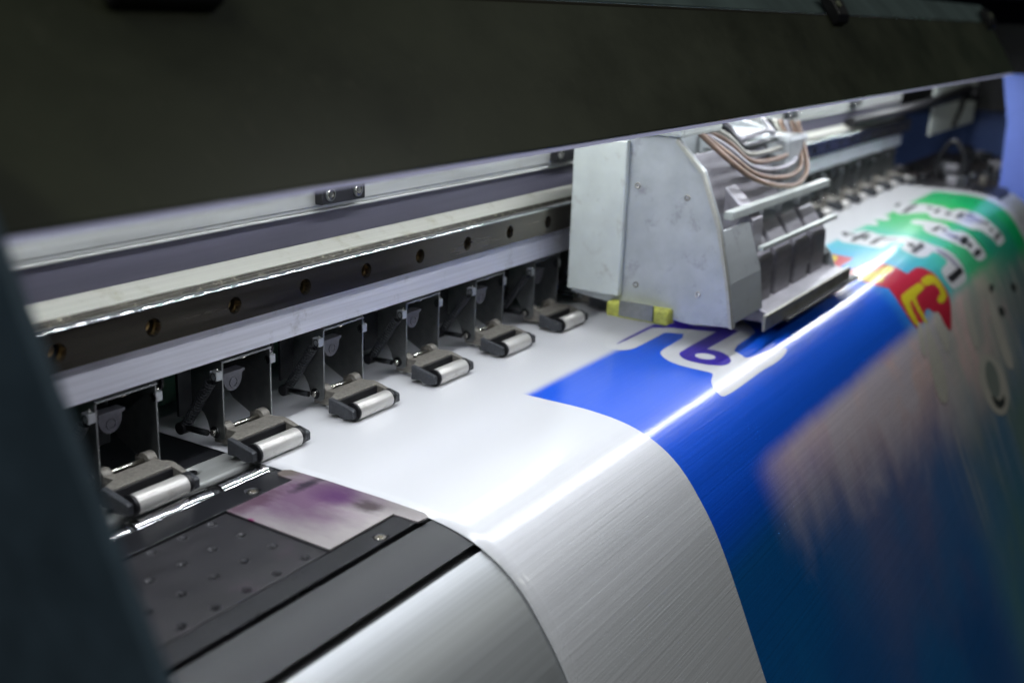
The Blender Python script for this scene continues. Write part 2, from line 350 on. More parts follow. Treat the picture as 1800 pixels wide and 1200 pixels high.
        mx = N.new('ShaderNodeMix'); mx.data_type = 'RGBA'; mx.blend_type = 'MULTIPLY'; mx.inputs[0].default_value = 1; mx.inputs[6].default_value = (*col, 1); L.new(mr.outputs[0], mx.inputs[7])
        L.new(mx.outputs[2], b.inputs['Base Color'])
    b.inputs['Specular IOR Level'].default_value = .3
    # fine streaks running across the web, a real texture of the calendered film
    h = math_('ADD', math_('MULTIPLY', noise(5, 900, 3, .7), .6), math_('MULTIPLY', noise(1.5, 260, 3, .6), .7))
    h = math_('MULTIPLY', h, math_('ADD', math_('MULTIPLY', ramp01(S, .22, .33), .6), .4))
    bp = N.new('ShaderNodeBump'); bp.inputs['Strength'].default_value = .5; bp.inputs['Distance'].default_value = .0006
    L.new(h, bp.inputs['Height']); L.new(bp.outputs[0], b.inputs['Normal'])
    rr = N.new('ShaderNodeMapRange'); L.new(noise(3, 500, 3), rr.inputs[0]); rr.inputs['To Min'].default_value = .26; rr.inputs['To Max'].default_value = .40
    b.inputs['Coat Weight'].default_value = 1.0; b.inputs['Coat Roughness'].default_value = .17; b.inputs['Coat IOR'].default_value = 1.5
    L.new(rr.outputs[0], b.inputs['Roughness'])
    return mt
MX0, MX1 = .4455, 1.945
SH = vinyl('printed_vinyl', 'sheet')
def sheet():
    xs = [MX0 + (MX1 - MX0) * i / 150 for i in range(151)]
    ss = [0, .1, .2] + [s for s in SL[1:-1]] + [.7, .9, 1.1, SL[-1]]
    ss = sorted(set(round(s, 5) for s in ss))
    bm = bmesh.new(); uvl = bm.loops.layers.uv.new('sheet'); g = []; uvs = {}
    for s in ss:
        row = []
        for x in xs:
            y, z = onprof(s, ripple(x, s)); v = bm.verts.new((x, y, z)); row.append(v); uvs[v] = (x, s)
        g.append(row)
    for a, b in zip(g, g[1:]):
        for i in range(len(xs) - 1):
            f = bm.faces.new((a[i], b[i], b[i + 1], a[i + 1])); f.smooth = True
    # thickness
    me_faces = list(bm.faces)
    for f in me_faces:
        for l in f.loops: l[uvl].uv = uvs[l.vert]
    me = bpy.data.meshes.new('vinyl_sheet'); bmesh.ops.recalc_face_normals(bm, faces=bm.faces)
    if bm.faces[0].normal.z < 0: bmesh.ops.reverse_faces(bm, faces=bm.faces)
    bm.to_mesh(me); bm.free(); me.materials.append(SH)
    o = bpy.data.objects.new('vinyl_banner', me); C.objects.link(o)
    so = o.modifiers.new('thickness', 'SOLIDIFY'); so.thickness = .0004; so.offset = -1
    return o
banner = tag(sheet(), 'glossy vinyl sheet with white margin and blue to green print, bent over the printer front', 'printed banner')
INK = dict(white=(.78, .785, .81), purple=(.045, .018, .42), red=(.60, .018, .05), yellow=(.78, .66, .02), black=(.018, .020, .022), grey=(.36, .36, .46), ghost=(.70, .67, .58), greenish=(.30, .34, .30), dark=(.05, .06, .05))  # last three inks paint blurred reflection ghosts on the hanging part
INKM = {k: vinyl('ink_' + k, 'ink', v) for k, v in INK.items()}
ART=[('letter_outline','white',1,[(784.5,209.0),(780.4,213.4),(779.2,218.0),(780.8,222.8),(782.8,226.2),(785.0,228.1),(788.1,229.6),(792.0,230.7),(807.1,231.1),(834.6,230.8),(849.8,231.1),(851.8,232.2),(854.5,236.8),(857.8,245.0),(845.6,249.4),(818.9,250.0),(804.3,250.5),(800.9,250.9),(797.5,251.8),(794.1,253.1),(790.4,255.3),(786.7,258.4),(783.1,262.2),(779.9,266.5),(777.8,271.4),(776.8,276.9),(776.9,282.8),(778.5,288.9),(780.7,294.0),(783.2,298.3),(784.1,301.1),(783.1,302.5),(779.9,303.8),(774.6,305.3),(770.3,306.8),(767.1,308.4),(763.8,310.6),(760.7,313.3),(758.6,316.1),(757.5,318.9),(757.3,320.9),(757.9,322.2),(761.2,323.1),(767.0,323.5),(773.3,323.8),(779.8,323.9),(789.9,323.9),(803.8,323.8),(818.0,323.6),(832.5,323.4),(847.1,323.6),(861.6,324.3),(874.9,324.3),(886.9,323.7),(897.0,322.6),(905.3,320.9),(907.2,318.9),(902.6,316.4),(892.4,314.1),(876.9,312.1),(863.8,310.3),(853.0,308.7),(846.4,307.3),(843.8,306.0),(843.2,304.5),(844.5,302.8),(845.7,299.5),(847.2,294.3),(862.6,291.2),(892.6,290.2),(909.1,289.2),(911.1,288.3),(915.4,285.1),(922.3,279.5),(931.2,269.9),(943.6,255.5),(948.7,238.4),(944.7,219.3),(927.9,203.6),(898.9,191.8),(868.1,188.1),(836.1,191.9),(812.0,197.1),(794.9,203.6)]),
('letter_stroke','purple',2,[(814.2,212.9),(854.9,212.0),(876.0,212.7),(875.3,215.0),(875.5,217.8),(876.6,220.9),(878.7,223.0),(882.0,224.1),(885.0,224.2),(887.7,223.2),(890.1,220.6),(892.1,216.4),(894.9,213.7),(898.5,212.5),(901.7,212.9),(904.3,215.0),(903.0,219.7),(897.9,226.8),(893.0,232.4),(888.2,236.4),(887.3,241.8),(890.1,248.5),(893.6,254.7),(898.2,260.2),(900.2,266.9),(900.1,274.3),(900.3,277.9),(900.3,277.9),(882.1,277.8),(847.3,277.4),(830.6,277.3),(830.6,277.3),(831.4,279.2),(833.1,282.9),(833.7,286.7),(833.2,290.7),(831.7,294.2),(829.1,297.3),(826.7,299.5),(824.1,301.1),(821.1,302.0),(817.7,302.4),(813.8,302.2),(809.5,301.4),(805.8,300.0),(802.6,298.1),(799.2,295.1),(795.7,291.1),(793.2,286.4),(791.8,280.9),(792.1,276.3),(793.8,272.6),(796.3,269.6),(799.4,267.2),(802.9,265.5),(806.7,264.4),(826.1,264.0),(863.0,264.1),(882.3,264.2),(882.3,264.2),(880.8,260.6),(877.9,253.3),(874.3,243.8),(869.9,232.4),(865.6,224.3),(861.3,219.5),(857.8,216.8),(855.0,216.1),(838.9,215.7),(810.3,215.5),(796.1,214.9),(795.3,213.8)]),
('letter_counter','white',3,[(817.3,290.2),(815.1,290.7),(812.6,290.5),(810.0,289.7),(807.5,288.2),(805.7,286.3),(804.4,284.2),(804.0,281.9),(804.4,279.8),(805.7,278.0),(807.5,276.8),(809.8,276.2),(812.3,276.4),(814.7,277.3),(816.9,278.9),(818.6,280.9),(819.7,283.1),(820.2,285.4),(819.9,287.5),(818.9,289.1)]),
('red_band','red',1,[(1278.2,236.5),(1279.8,244.2),(1278.9,253.5),(1276.3,264.0),(1275.1,269.2),(1274.4,269.4),(1258.9,269.8),(1229.6,270.4),(1212.5,271.4),(1206.7,272.9),(1206.4,274.5),(1211.7,276.3),(1216.3,279.3),(1220.4,283.3),(1232.5,285.6),(1252.3,286.3),(1267.4,287.8),(1277.5,289.8),(1283.9,293.8),(1287.3,299.5),(1290.4,305.1),(1293.7,310.5),(1295.5,316.9),(1296.6,324.0),(1298.2,327.5),(1298.5,327.4),(1302.5,327.1),(1310.5,326.7),(1322.0,326.6),(1337.2,326.8),(1349.2,328.7),(1358.5,332.3),(1366.0,337.1),(1372.4,343.0),(1376.6,350.4),(1379.1,359.5),(1380.6,367.2),(1379.6,373.3),(1374.3,380.0),(1365.2,387.2),(1351.8,396.2),(1334.5,406.9),(1323.1,408.7),(1316.6,401.5),(1309.2,394.7),(1300.9,388.2),(1295.3,382.9),(1291.9,378.7),(1286.4,374.5),(1278.9,370.5),(1267.8,370.9),(1253.2,375.8),(1237.9,379.1),(1221.4,380.9),(1211.2,379.6),(1207.0,375.3),(1204.1,368.5),(1203.0,359.1),(1203.1,347.9),(1208.3,334.8),(1213.6,328.1),(1213.6,328.1),(1206.9,324.9),(1194.9,318.6),(1187.1,310.0),(1186.0,298.5),(1183.2,287.5),(1177.1,277.0),(1177.3,268.8),(1182.9,262.9),(1207.3,253.5),(1253.2,239.8)]),
('yellow_stroke','yellow',2,[(1225.7,253.1),(1253.2,247.4),(1269.0,246.4),(1272.4,250.2),(1269.2,253.4),(1259.6,255.7),(1245.1,257.6),(1225.9,259.1),(1210.7,260.3),(1199.3,261.2),(1193.4,263.8),(1193.3,268.0),(1194.0,277.1),(1197.7,290.4),(1208.6,298.3),(1223.8,301.4),(1244.8,303.3),(1271.5,304.1),(1286.7,305.8),(1290.1,308.3),(1290.1,310.7),(1286.7,312.8),(1273.0,314.0),(1249.6,314.3),(1235.1,315.4),(1228.9,317.3),(1222.1,318.1),(1214.7,318.0),(1205.9,315.5),(1196.2,310.5),(1184.0,300.2),(1174.8,283.3),(1175.4,271.4),(1180.2,265.8),(1190.2,261.2),(1205.0,257.6)]),
('yellow_hook','yellow',2,[(1317.6,341.6),(1324.7,341.1),(1334.7,341.1),(1347.6,341.5),(1357.9,342.9),(1365.6,345.4),(1370.7,349.4),(1373.7,355.0),(1374.7,360.9),(1373.4,367.0),(1370.9,371.5),(1367.0,374.4),(1360.1,376.4),(1350.4,377.4),(1341.7,377.3),(1334.0,376.3),(1329.1,374.6),(1326.7,372.3),(1328.3,370.5),(1333.6,369.1),(1339.3,368.5),(1345.3,368.6),(1350.3,367.4),(1354.2,365.1),(1354.0,361.2),(1350.0,355.5),(1342.1,352.4),(1329.6,351.7),(1321.1,350.8),(1316.7,349.8),(1314.1,347.5),(1313.9,343.7)]),
('yellow_fork','yellow',2,[(1225.2,342.8),(1230.8,342.2),(1249.1,341.9),(1280.9,342.1),(1299.7,342.5),(1304.4,343.2),(1307.9,345.1),(1310.5,348.0),(1308.7,350.0),(1302.3,351.2),(1292.2,351.8),(1278.5,351.9),(1269.7,352.2),(1265.6,352.5),(1261.4,354.3),(1257.2,357.6),(1254.8,363.9),(1255.0,373.3),(1254.7,379.6),(1253.2,382.7),(1250.2,383.1),(1245.5,380.9),(1242.6,374.5),(1242.6,364.1),(1243.5,357.2),(1244.6,353.9),(1243.0,352.3),(1238.4,352.5),(1233.6,355.0),(1229.2,359.9),(1227.0,364.9),(1227.0,370.1),(1224.6,374.4),(1220.0,377.8),(1215.6,377.9),(1211.4,374.7),(1209.6,368.3),(1210.6,358.8),(1213.0,352.0),(1215.9,347.8),(1218.7,345.1),(1221.1,343.7)]),
('lettering_outline','white',1,[(1429.1,208.3),(1436.5,208.0),(1438.5,211.6),(1435.1,219.1),(1435.3,223.5),(1439.1,225.0),(1445.5,226.4),(1454.6,227.9),(1458.9,231.2),(1458.4,236.4),(1453.7,243.8),(1444.7,253.3),(1443.1,261.7),(1448.9,269.0),(1454.9,276.3),(1461.0,283.7),(1464.3,291.0),(1464.7,298.1),(1465.6,305.3),(1467.7,312.4),(1473.8,319.4),(1484.1,326.4),(1490.6,333.7),(1493.6,341.3),(1496.6,348.7),(1498.8,356.1),(1497.5,363.1),(1491.8,369.8),(1485.3,373.9),(1477.7,375.6),(1459.8,376.2),(1432.2,375.7),(1414.9,374.7),(1407.1,373.1),(1402.4,370.6),(1400.8,367.1),(1399.8,361.5),(1400.2,353.7),(1403.2,348.8),(1407.4,346.7),(1421.4,345.4),(1445.6,344.8),(1453.9,340.2),(1449.0,331.7),(1446.6,326.2),(1444.3,323.8),(1432.1,323.0),(1410.3,323.6),(1394.6,322.2),(1385.1,318.9),(1380.0,314.7),(1379.4,309.7),(1380.0,304.3),(1381.7,298.6),(1387.7,295.1),(1396.9,294.2),(1407.5,293.3),(1419.4,292.4),(1422.7,288.6),(1418.2,281.6),(1404.0,278.3),(1379.5,278.8),(1365.4,278.2),(1361.1,276.6),(1358.0,273.6),(1356.6,268.9),(1356.6,261.3),(1358.7,250.5),(1359.6,241.4),(1358.8,234.1),(1367.5,226.4),(1386.0,218.1),(1402.9,212.5),(1417.9,209.9)]),
('lettering_stroke','black',2,[(1419.6,213.1),(1424.6,213.1),(1410.0,224.5),(1401.7,223.4)]),
('lettering_stroke','black',2,[(1386.8,236.1),(1409.4,234.6),(1434.7,235.4),(1441.9,240.5),(1411.1,241.9),(1381.7,241.0)]),
('lettering_stroke','black',2,[(1380.6,259.9),(1411.9,258.4),(1427.0,261.4),(1429.9,264.2),(1408.3,264.2),(1383.8,265.2)]),
('lettering_stroke','black',2,[(1398.3,305.9),(1446.0,304.1),(1437.9,311.0),(1396.7,311.4)]),
('lettering_stroke','black',2,[(1418.9,358.2),(1476.8,358.2),(1479.0,365.4),(1424.6,365.9)]),
('lettering_stroke','black',2,[(1551.5,294.8),(1577.2,296.6),(1584.4,299.6),(1550.9,300.3)]),
('lettering_stroke','black',2,[(1565.9,333.9),(1590.8,329.2),(1604.7,333.4),(1599.8,336.8),(1574.1,339.8),(1568.7,337.1)]),
('lettering_stroke','black',2,[(1579.6,354.9),(1609.3,354.1),(1616.7,360.0),(1585.5,361.3)]),
('lettering_stroke','black',2,[(1695.9,210.5),(1717.1,207.7),(1721.6,212.3),(1694.2,215.8)]),
('lettering_stroke','black',2,[(1652.2,233.2),(1700.7,229.6),(1730.4,232.4),(1707.0,236.2),(1656.4,237.7)]),
('lettering_stroke','black',2,[(1682.0,268.8),(1711.1,266.5),(1715.2,269.6),(1688.8,273.7)]),
('lettering_stroke','black',2,[(1681.7,299.1),(1721.0,297.4),(1729.3,300.6),(1706.1,304.6)]),
('lettering_stroke','black',2,[(1745.6,329.8),(1754.3,334.0),(1748.7,337.6),(1736.7,332.9)]),
('lettering_stroke','black',2,[(1732.0,355.3),(1763.8,353.9),(1768.1,358.5),(1731.6,360.0)]),
('lettering_shade','grey',2,[(1557.1,307.4),(1568.8,312.0),(1582.6,328.5),(1563.8,333.5),(1552.8,319.9)]),
('lettering_shade','grey',2,[(1718.8,303.6),(1744.7,318.3),(1740.4,329.9),(1722.4,331.2),(1699.2,319.2),(1697.9,308.9)]),
('lettering_shade','grey',2,[(1685.7,300.7),(1690.9,310.4),(1693.0,320.6),(1684.8,321.5),(1675.8,308.6),(1676.5,301.8)]),
('lettering_shade','grey',2,[(1467.2,320.5),(1476.3,334.1),(1483.1,349.5),(1484.2,357.6),(1467.9,355.1),(1461.3,343.7),(1450.1,327.9)]),
('lettering_outline','white',1,[(1568.1,263.1),(1579.3,261.6),(1587.7,262.4),(1593.3,265.7),(1598.6,271.5),(1604.1,279.7),(1608.4,286.6),(1610.9,292.2),(1610.8,297.3),(1608.0,301.8),(1602.4,305.9),(1594.0,309.4),(1590.5,312.2),(1591.5,314.5),(1597.4,316.9),(1608.5,319.5),(1616.9,322.8),(1623.0,326.9),(1625.9,331.4),(1625.9,336.5),(1626.8,343.2),(1630.0,351.5),(1633.3,358.0),(1634.6,362.7),(1633.0,366.4),(1628.1,369.1),(1617.8,370.2),(1602.3,370.0),(1589.9,369.0),(1580.6,367.3),(1574.1,364.2),(1570.7,359.6),(1567.7,354.5),(1565.8,348.7),(1561.5,344.1),(1554.3,340.8),(1545.3,335.6),(1536.0,328.6),(1528.0,320.7),(1522.1,311.9),(1520.6,303.7),(1522.6,296.0),(1528.0,290.5),(1535.1,287.4),(1544.3,285.0),(1555.3,283.6),(1560.8,280.1),(1560.8,274.5),(1561.2,269.8),(1562.0,265.9)]),
('lettering_outline','white',1,[(1748.4,247.6),(1747.5,253.9),(1745.6,260.8),(1742.6,268.3),(1736.5,274.7),(1726.6,280.0),(1724.9,283.4),(1731.1,284.9),(1739.4,286.2),(1749.8,287.4),(1755.6,290.9),(1757.5,296.7),(1760.3,303.6),(1765.6,311.2),(1768.2,318.6),(1767.8,325.9),(1768.6,333.5),(1771.0,341.5),(1774.5,349.2),(1778.1,356.8),(1779.7,362.6),(1777.7,366.6),(1767.9,369.2),(1750.3,370.5),(1736.1,370.6),(1725.1,369.6),(1719.5,367.5),(1719.5,364.2),(1717.2,360.3),(1712.7,355.8),(1702.9,348.5),(1691.1,338.6),(1680.7,332.7),(1667.8,330.8),(1657.4,326.0),(1652.1,318.2),(1647.3,310.6),(1642.6,303.4),(1638.8,296.3),(1635.3,289.2),(1632.8,283.1),(1630.8,278.2),(1636.2,273.7),(1648.9,269.7),(1658.9,265.5),(1666.5,261.1),(1657.9,253.6),(1634.2,243.2),(1624.1,235.7),(1627.4,231.0),(1634.8,226.5),(1646.3,222.0),(1668.6,216.6),(1702.5,210.3),(1725.1,210.6),(1735.6,218.0),(1742.9,227.4),(1746.9,238.8)]),
('lettering_outline','white',1,[(1582.3,209.7),(1588.5,213.1),(1592.6,217.5),(1594.5,222.8),(1591.4,227.4),(1583.2,231.4),(1573.7,233.8),(1562.9,234.7),(1557.7,232.2),(1558.1,226.4),(1563.5,219.7),(1573.9,211.9)]),
('lettering_outline','white',1,[(1516.2,210.3),(1525.7,211.4),(1533.7,213.9),(1540.2,217.9),(1540.3,222.6),(1534.0,228.0),(1524.8,231.7),(1512.9,233.7),(1506.9,231.6),(1506.6,225.4),(1507.7,219.1),(1510.2,212.8)]),
('lettering_stroke','black',2,[(1430.7,214.2),(1419.6,229.6),(1412.2,232.4),(1422.2,216.0)]),
('lettering_stroke','black',2,[(1403.4,244.0),(1423.4,244.8),(1422.1,248.7),(1394.4,249.9)]),
('lettering_stroke','black',2,[(1421.1,267.1),(1442.4,285.6),(1437.4,286.9),(1415.7,268.5)]),
('lettering_stroke','black',2,[(1424.3,293.6),(1430.3,298.6),(1417.4,304.7),(1412.3,298.8)]),
('lettering_stroke','black',2,[(1576.6,303.0),(1582.7,307.9),(1571.9,308.8),(1566.5,305.2)]),
('lettering_stroke','black',2,[(1563.6,317.3),(1576.3,324.6),(1573.8,328.9),(1556.1,320.8)]),
('lettering_stroke','black',2,[(1593.4,339.6),(1599.1,344.7),(1583.0,347.4),(1579.0,342.8)]),
('lettering_stroke','black',2,[(1738.3,303.8),(1747.3,310.6),(1742.0,314.4),(1728.3,306.8)]),
('lettering_stroke','black',2,[(1695.1,281.8),(1703.4,286.5),(1692.4,290.4),(1679.0,286.8)]),
('lettering_stroke','black',2,[(1731.6,321.2),(1742.4,326.5),(1737.6,330.6),(1723.4,324.9)]),
('lettering_stroke','black',2,[(1720.8,250.7),(1722.0,258.5),(1709.9,259.5),(1705.0,255.0)]),
('lettering_stroke','black',2,[(1741.3,340.7),(1747.7,345.0),(1739.6,348.7),(1732.3,344.4)]),
('ghost_stroke','ghost',2,[(1555.9,408.9),(1566.7,415.3),(1572.6,425.0),(1573.3,438.0),(1574.5,452.7),(1575.4,469.2),(1576.7,484.1),(1578.4,497.3),(1575.8,507.4),(1568.9,514.3),(1557.5,514.0),(1541.7,506.6),(1532.9,495.1),(1531.1,479.6),(1529.9,465.1),(1529.3,451.7),(1533.9,435.1),(1544.6,415.5)]),
('ghost_ring','ghost',2,[(1506.1,530.7),(1498.8,537.4),(1488.7,542.4),(1476.5,545.4),(1462.8,546.2),(1448.4,544.9),(1434.0,541.7),(1420.4,536.6),(1408.2,530.0),(1397.9,522.2),(1389.9,513.7),(1384.7,504.8),(1382.3,495.9),(1383.0,487.4),(1386.6,479.8),(1393.0,473.2),(1402.0,468.2),(1413.2,464.8),(1426.0,463.4),(1440.0,464.0),(1454.4,466.6),(1468.6,471.2),(1481.7,477.5),(1493.1,485.3),(1502.1,494.2),(1508.2,503.8),(1510.9,513.3),(1510.2,522.5)]),
('ghost_ring_counter','greenish',3,[(1474.6,510.7),(1469.8,515.6),(1463.3,519.2),(1455.7,521.4),(1447.4,521.9),(1439.1,520.9),(1431.2,518.3),(1424.4,514.4),(1419.1,509.4),(1415.5,503.7),(1414.0,497.7),(1414.6,491.7),(1417.2,486.1),(1421.7,481.4),(1427.9,477.7),(1435.3,475.4),(1443.5,474.6),(1451.8,475.5),(1459.8,477.9),(1466.9,481.7),(1472.6,486.7),(1476.4,492.5),(1478.0,498.8),(1477.4,505.0)]),
('ghost_crescent','dark',4,[(1418.2,510.4),(1425.3,516.3),(1435.7,521.5),(1449.4,526.1),(1462.1,527.6),(1473.6,525.9),(1478.0,527.9),(1475.2,533.7),(1466.2,536.4),(1451.3,536.3),(1437.7,533.4),(1425.4,527.9),(1418.2,520.8),(1415.9,511.9)]),
('ghost_smudge','dark',3,[(1583.8,401.8),(1597.0,404.3),(1598.5,407.2),(1588.3,410.5),(1579.1,411.3),(1570.9,409.7),(1569.3,406.8),(1574.6,402.6)]),
('ghost_smudge','dark',3,[(1593.6,434.0),(1608.6,438.9),(1615.0,443.7),(1612.1,448.3),(1603.2,449.4),(1588.2,447.1),(1582.1,442.4),(1584.8,435.2)]),
('ghost_smudge','dark',3,[(1710.1,423.1),(1727.1,428.1),(1731.9,432.7),(1724.4,436.8),(1713.5,437.0),(1699.4,433.4),(1694.7,428.8),(1699.4,423.3)]),
('ghost_stroke','ghost',2,[(1427.8,390.6),(1439.6,392.2),(1442.8,400.9),(1439.4,416.9),(1436.5,431.7),(1433.2,445.2),(1424.6,451.1),(1410.1,449.2),(1403.2,441.8),(1404.3,428.8),(1408.3,414.1),(1416.7,397.8)]),
('ghost_stroke','ghost',3,[(1295.4,379.5),(1305.0,380.9),(1309.8,385.8),(1310.7,394.2),(1309.9,403.7),(1307.1,414.1),(1300.0,421.2),(1288.3,425.0),(1281.2,422.2),(1278.8,412.9),(1276.8,403.8),(1275.6,394.8),(1278.9,387.5),(1286.5,381.7)]),
('ghost_stroke','ghost',3,[(1226.3,375.5),(1230.1,377.8),(1227.4,383.7),(1219.6,393.3),(1212.8,401.5),(1206.0,408.1),(1200.0,409.4),(1194.7,405.3),(1194.2,399.1),(1199.1,390.6),(1207.3,383.3),(1218.5,377.3)]),
('ghost_stroke','ghost',3,[(1246.7,380.9),(1249.5,387.4),(1250.9,395.3),(1251.4,404.7),(1252.9,413.9),(1255.3,423.0),(1253.8,434.0),(1248.7,446.8),(1241.5,456.8),(1231.9,464.0),(1220.5,465.7),(1207.4,462.0),(1200.4,453.9),(1199.4,441.3),(1202.0,429.7),(1208.0,418.9),(1214.4,409.1),(1221.4,400.4),(1229.7,391.4),(1239.9,382.3)])]

LBL = {'purple': 'deep purple letter stroke', 'red': 'red band of the artwork', 'yellow': 'yellow letter stroke on the red band', 'black': 'small black lettering stroke on the green print', 'ghost': 'beige ghost reflection painted on the hanging part'}
def decal(name, colr, layer, pts):
    if name == 'lettering_stroke':
        mx_ = sum(p[0] for p in pts) / len(pts); my_ = sum(p[1] for p in pts) / len(pts); pts = [(mx_ + (x - mx_) * 1.35, my_ + (y - my_) * 1.2) for x, y in pts]
    from mathutils.geometry import tessellate_polygon
    P = [Vector((x * MM, s * MM, 0)) for x, s in pts]
    bm = bmesh.new(); vs = [bm.verts.new(p) for p in P]
    for t in tessellate_polygon([P]):
        try: bm.faces.new([vs[i] for i in t])
        except ValueError: pass
    for s in SL:
        if s < .26 or s > .49: continue
        bmesh.ops.bisect_plane(bm, geom=list(bm.verts) + list(bm.edges) + list(bm.faces), plane_co=(0, s, 0), plane_no=(0, 1, 0), dist=1e-7)
    uvl = bm.loops.layers.uv.new('sheet')
    for f in bm.faces:
        if f.normal.z < 0: f.normal_flip()
        f.smooth = True
        for l in f.loops: l[uvl].uv = (l.vert.co.x, l.vert.co.y)
    for v in bm.verts:
        y, z = onprof(v.co.y, .00014 * layer + ripple(v.co.x, v.co.y)); v.co = (v.co.x, y, z)
    me = bpy.data.meshes.new(name); bmesh.ops.recalc_face_normals(bm, faces=bm.faces)
    bm.normal_update()
    if sum(f.normal.z * f.calc_area() for f in bm.faces) < 0: bmesh.ops.reverse_faces(bm, faces=bm.faces)
    bm.to_mesh(me); bm.free(); me.materials.append(INKM[colr])
    o = bpy.data.objects.new(name, me); link(o, banner)
    if colr in LBL: o['label'] = LBL[colr]
for n, c, l, q in ART: decal(n, c, l, q)

# ================================================================ platen
pl = tag(empty('printer_platen', (.1, .42, -.02)), 'black metal platen with perforated strip, long grooves and curved aluminium front', 'printer platen')
def inpl(o): return loc(o, pl)
PX0, PX1 = .10, 2.06
def mp_z(ztop, th): return lambda u, v, w: (u, v, ztop - w * th)
scr = [(.4144, .4139), (.2100, .414), (.76, .414), (1.10, .414), (1.45, .414), (1.80, .414)]
outer = [(PX0, .4075), (.4385, .4075), (.4385, .4265), (PX0, .4265)]
inpl(plate('rear_clamp_bar', outer, [(x, y, .0046, .0034, .4) for x, y in scr[:2]], mp_z(0, .004), BLACKAN, pl, .0003))
inpl(box('rear_clamp_bar', .4393, PX1, .4075, .4265, -.005, -.0010, BLACKAN, pl))
# perforated plate
hol = []
for i in range(-13, 1):
    for j in range(4): hol.append((.3728 + .0193 * i, .3395 + .0208 * j, .0027, .0016, .35))
hol = [h for h in hol if h[0] > PX0 + .005]
inpl(plate('perforated_plate', [(PX0, .3345), (.3868, .3345), (.3868, .4060), (PX0, .4060)], hol, mp_z(-.0006, .003), PERF, pl, .0003, seg=16))
inpl(box('bed_base', PX0, PX1, .3200, .4270, -.020, -.0062, BLACKM, pl))
inpl(box('bed_plate', .3880, PX1, .3345, .4060, -.005, -.0013, PERF, pl))
inpl(plate('front_clamp_bar', [(PX0, .3190), (.4385, .3190), (.4385, .3330), (PX0, .3330)], [(.4113, .3238, .0043, .0032, .4), (.2160, .3238, .0043, .0032, .4)], mp_z(0, .004), BLACKAN, pl, .0003))
inpl(box('front_clamp_bar', .4393, PX1, .3190, .3330, -.006, -.0022, BLACKAN, pl))
fp = [onprof(.2832 + .00465 * i, -.0006) for i in range(7)]; fpb = [onprof(.2832 + .00465 * i, -.0030) for i in range(7)]
inpl(extr('front_panel', fp + fpb[::-1], PX0, PX1, SATIN, pl, 0, smooth=False))
# curved apron following the fold of the sheet
ap = []
inpl(extr('groove_backing', [onprof(.270, -.0045), onprof(.31, -.0045), onprof(.34, -.0045), onprof(.34, -.009), onprof(.31, -.009), onprof(.27, -.009)], PX0, PX1, BLACKM, pl, 0))
s = .3160
while s < .62:
    ap.append(onprof(s, -.0015)); s += .006
apb = [onprof(.3160 + .006 * i, -.0035) for i in range(len(ap))]
inpl(extr('curved_apron', ap + apb[::-1], PX0, PX1, APRON, pl, 0, smooth=False))
for o in pl.children:
    if o.name.startswith(('curved_apron', 'front_panel')):
        for p in o.data.polygons: p.use_smooth = len(p.vertices) == 4
        o.data.set_sharp_from_angle(angle=math.radians(25))
def screw_at(name, x, y, z, r, parent, ax='z', mt=PINM):
    bm = bmesh.new(); seg = 20
    rings = [(r, 0), (r * .92, .0006), (r * .55, .0006), (r * .5, -.0014)]
    vs = []
    for rr, hh in rings:
        row = []
        for k in range(seg if rr > r * .53 else seg):
            t = 2 * PI * k / seg
            row.append(bm.verts.new((rr * math.cos(t), rr * math.sin(t), hh)))
        vs.append(row)
    for a, b in zip(vs, vs[1:]):
        for k in range(seg): bm.faces.new((a[k], a[(k + 1) % seg], b[(k + 1) % seg], b[k]))
    bm.faces.new(vs[-1])
    low = [bm.verts.new((v.co.x, v.co.y, -.002)) for v in vs[0]]
    for k in range(seg): bm.faces.new((low[k], low[(k + 1) % seg], vs[0][(k + 1) % seg], vs[0][k]))
    M = Matrix.Identity(4) if ax == 'z' else (Matrix.Rotation(PI / 2, 4, 'X') if ax == '-y' else Matrix.Rotation(-PI / 2, 4, 'Y'))
    for v in bm.verts: v.co = M @ v.co + Vector((x, y, z))
    return from_bm(name, bm, mt, parent, .0001)
for x, y in scr[:2]: inpl(screw_at('countersunk_screw', x, y, -.0007, .0033, pl, mt=PINM))
for x in (.4113, .2160): inpl(screw_at('countersunk_screw', x, .3238, -.0007, .0030, pl, mt=PINM))
bm = bmesh.new()
for hx, hy_, r1, r2, dp in hol:
    ra = []
    for rr, zz in ((.0029, -.0006), (.0027, -.0003), (.0024, -.0008)):
        ra.append([bm.verts.new((hx + rr * math.cos(2 * PI * k / 16), hy_ + rr * math.sin(2 * PI * k / 16), zz)) for k in range(16)])
    for a, b in zip(ra, ra[1:]):
        for k in range(16): bm.faces.new((a[k], a[(k + 1) % 16], b[(k + 1) % 16], b[k]))
hr = inpl(from_bm('hole_rim_glints', bm, RIMM, pl)); hr['kind'] = 'stuff'
# strip behind the feed shaft
inpl(plate('rear_strip', [(PX0, .4445), (PX1, .4445), (PX1, .4680), (PX0, .4680)], [(.4152, .4610, .0052, .0036, .4), (.3300, .4610, .0052, .0036, .4)], mp_z(-.0008, .004), ALU2, pl, .0012))
inpl(screw_at('countersunk_screw', .4152, .4610, -.0014, .0026, pl, mt=ZDARK))
inpl(screw_at('countersunk_screw', .3300, .4610, -.0014, .0026, pl, mt=ZDARK))
inpl(box('rear_table', PX0, PX1, .4690, .5600, -.006, -.0012, BLACKAN, pl))
inpl(box('shaft_channel', PX0, PX1, .4275, .4440, -.022, -.0165, BLACKM, pl))

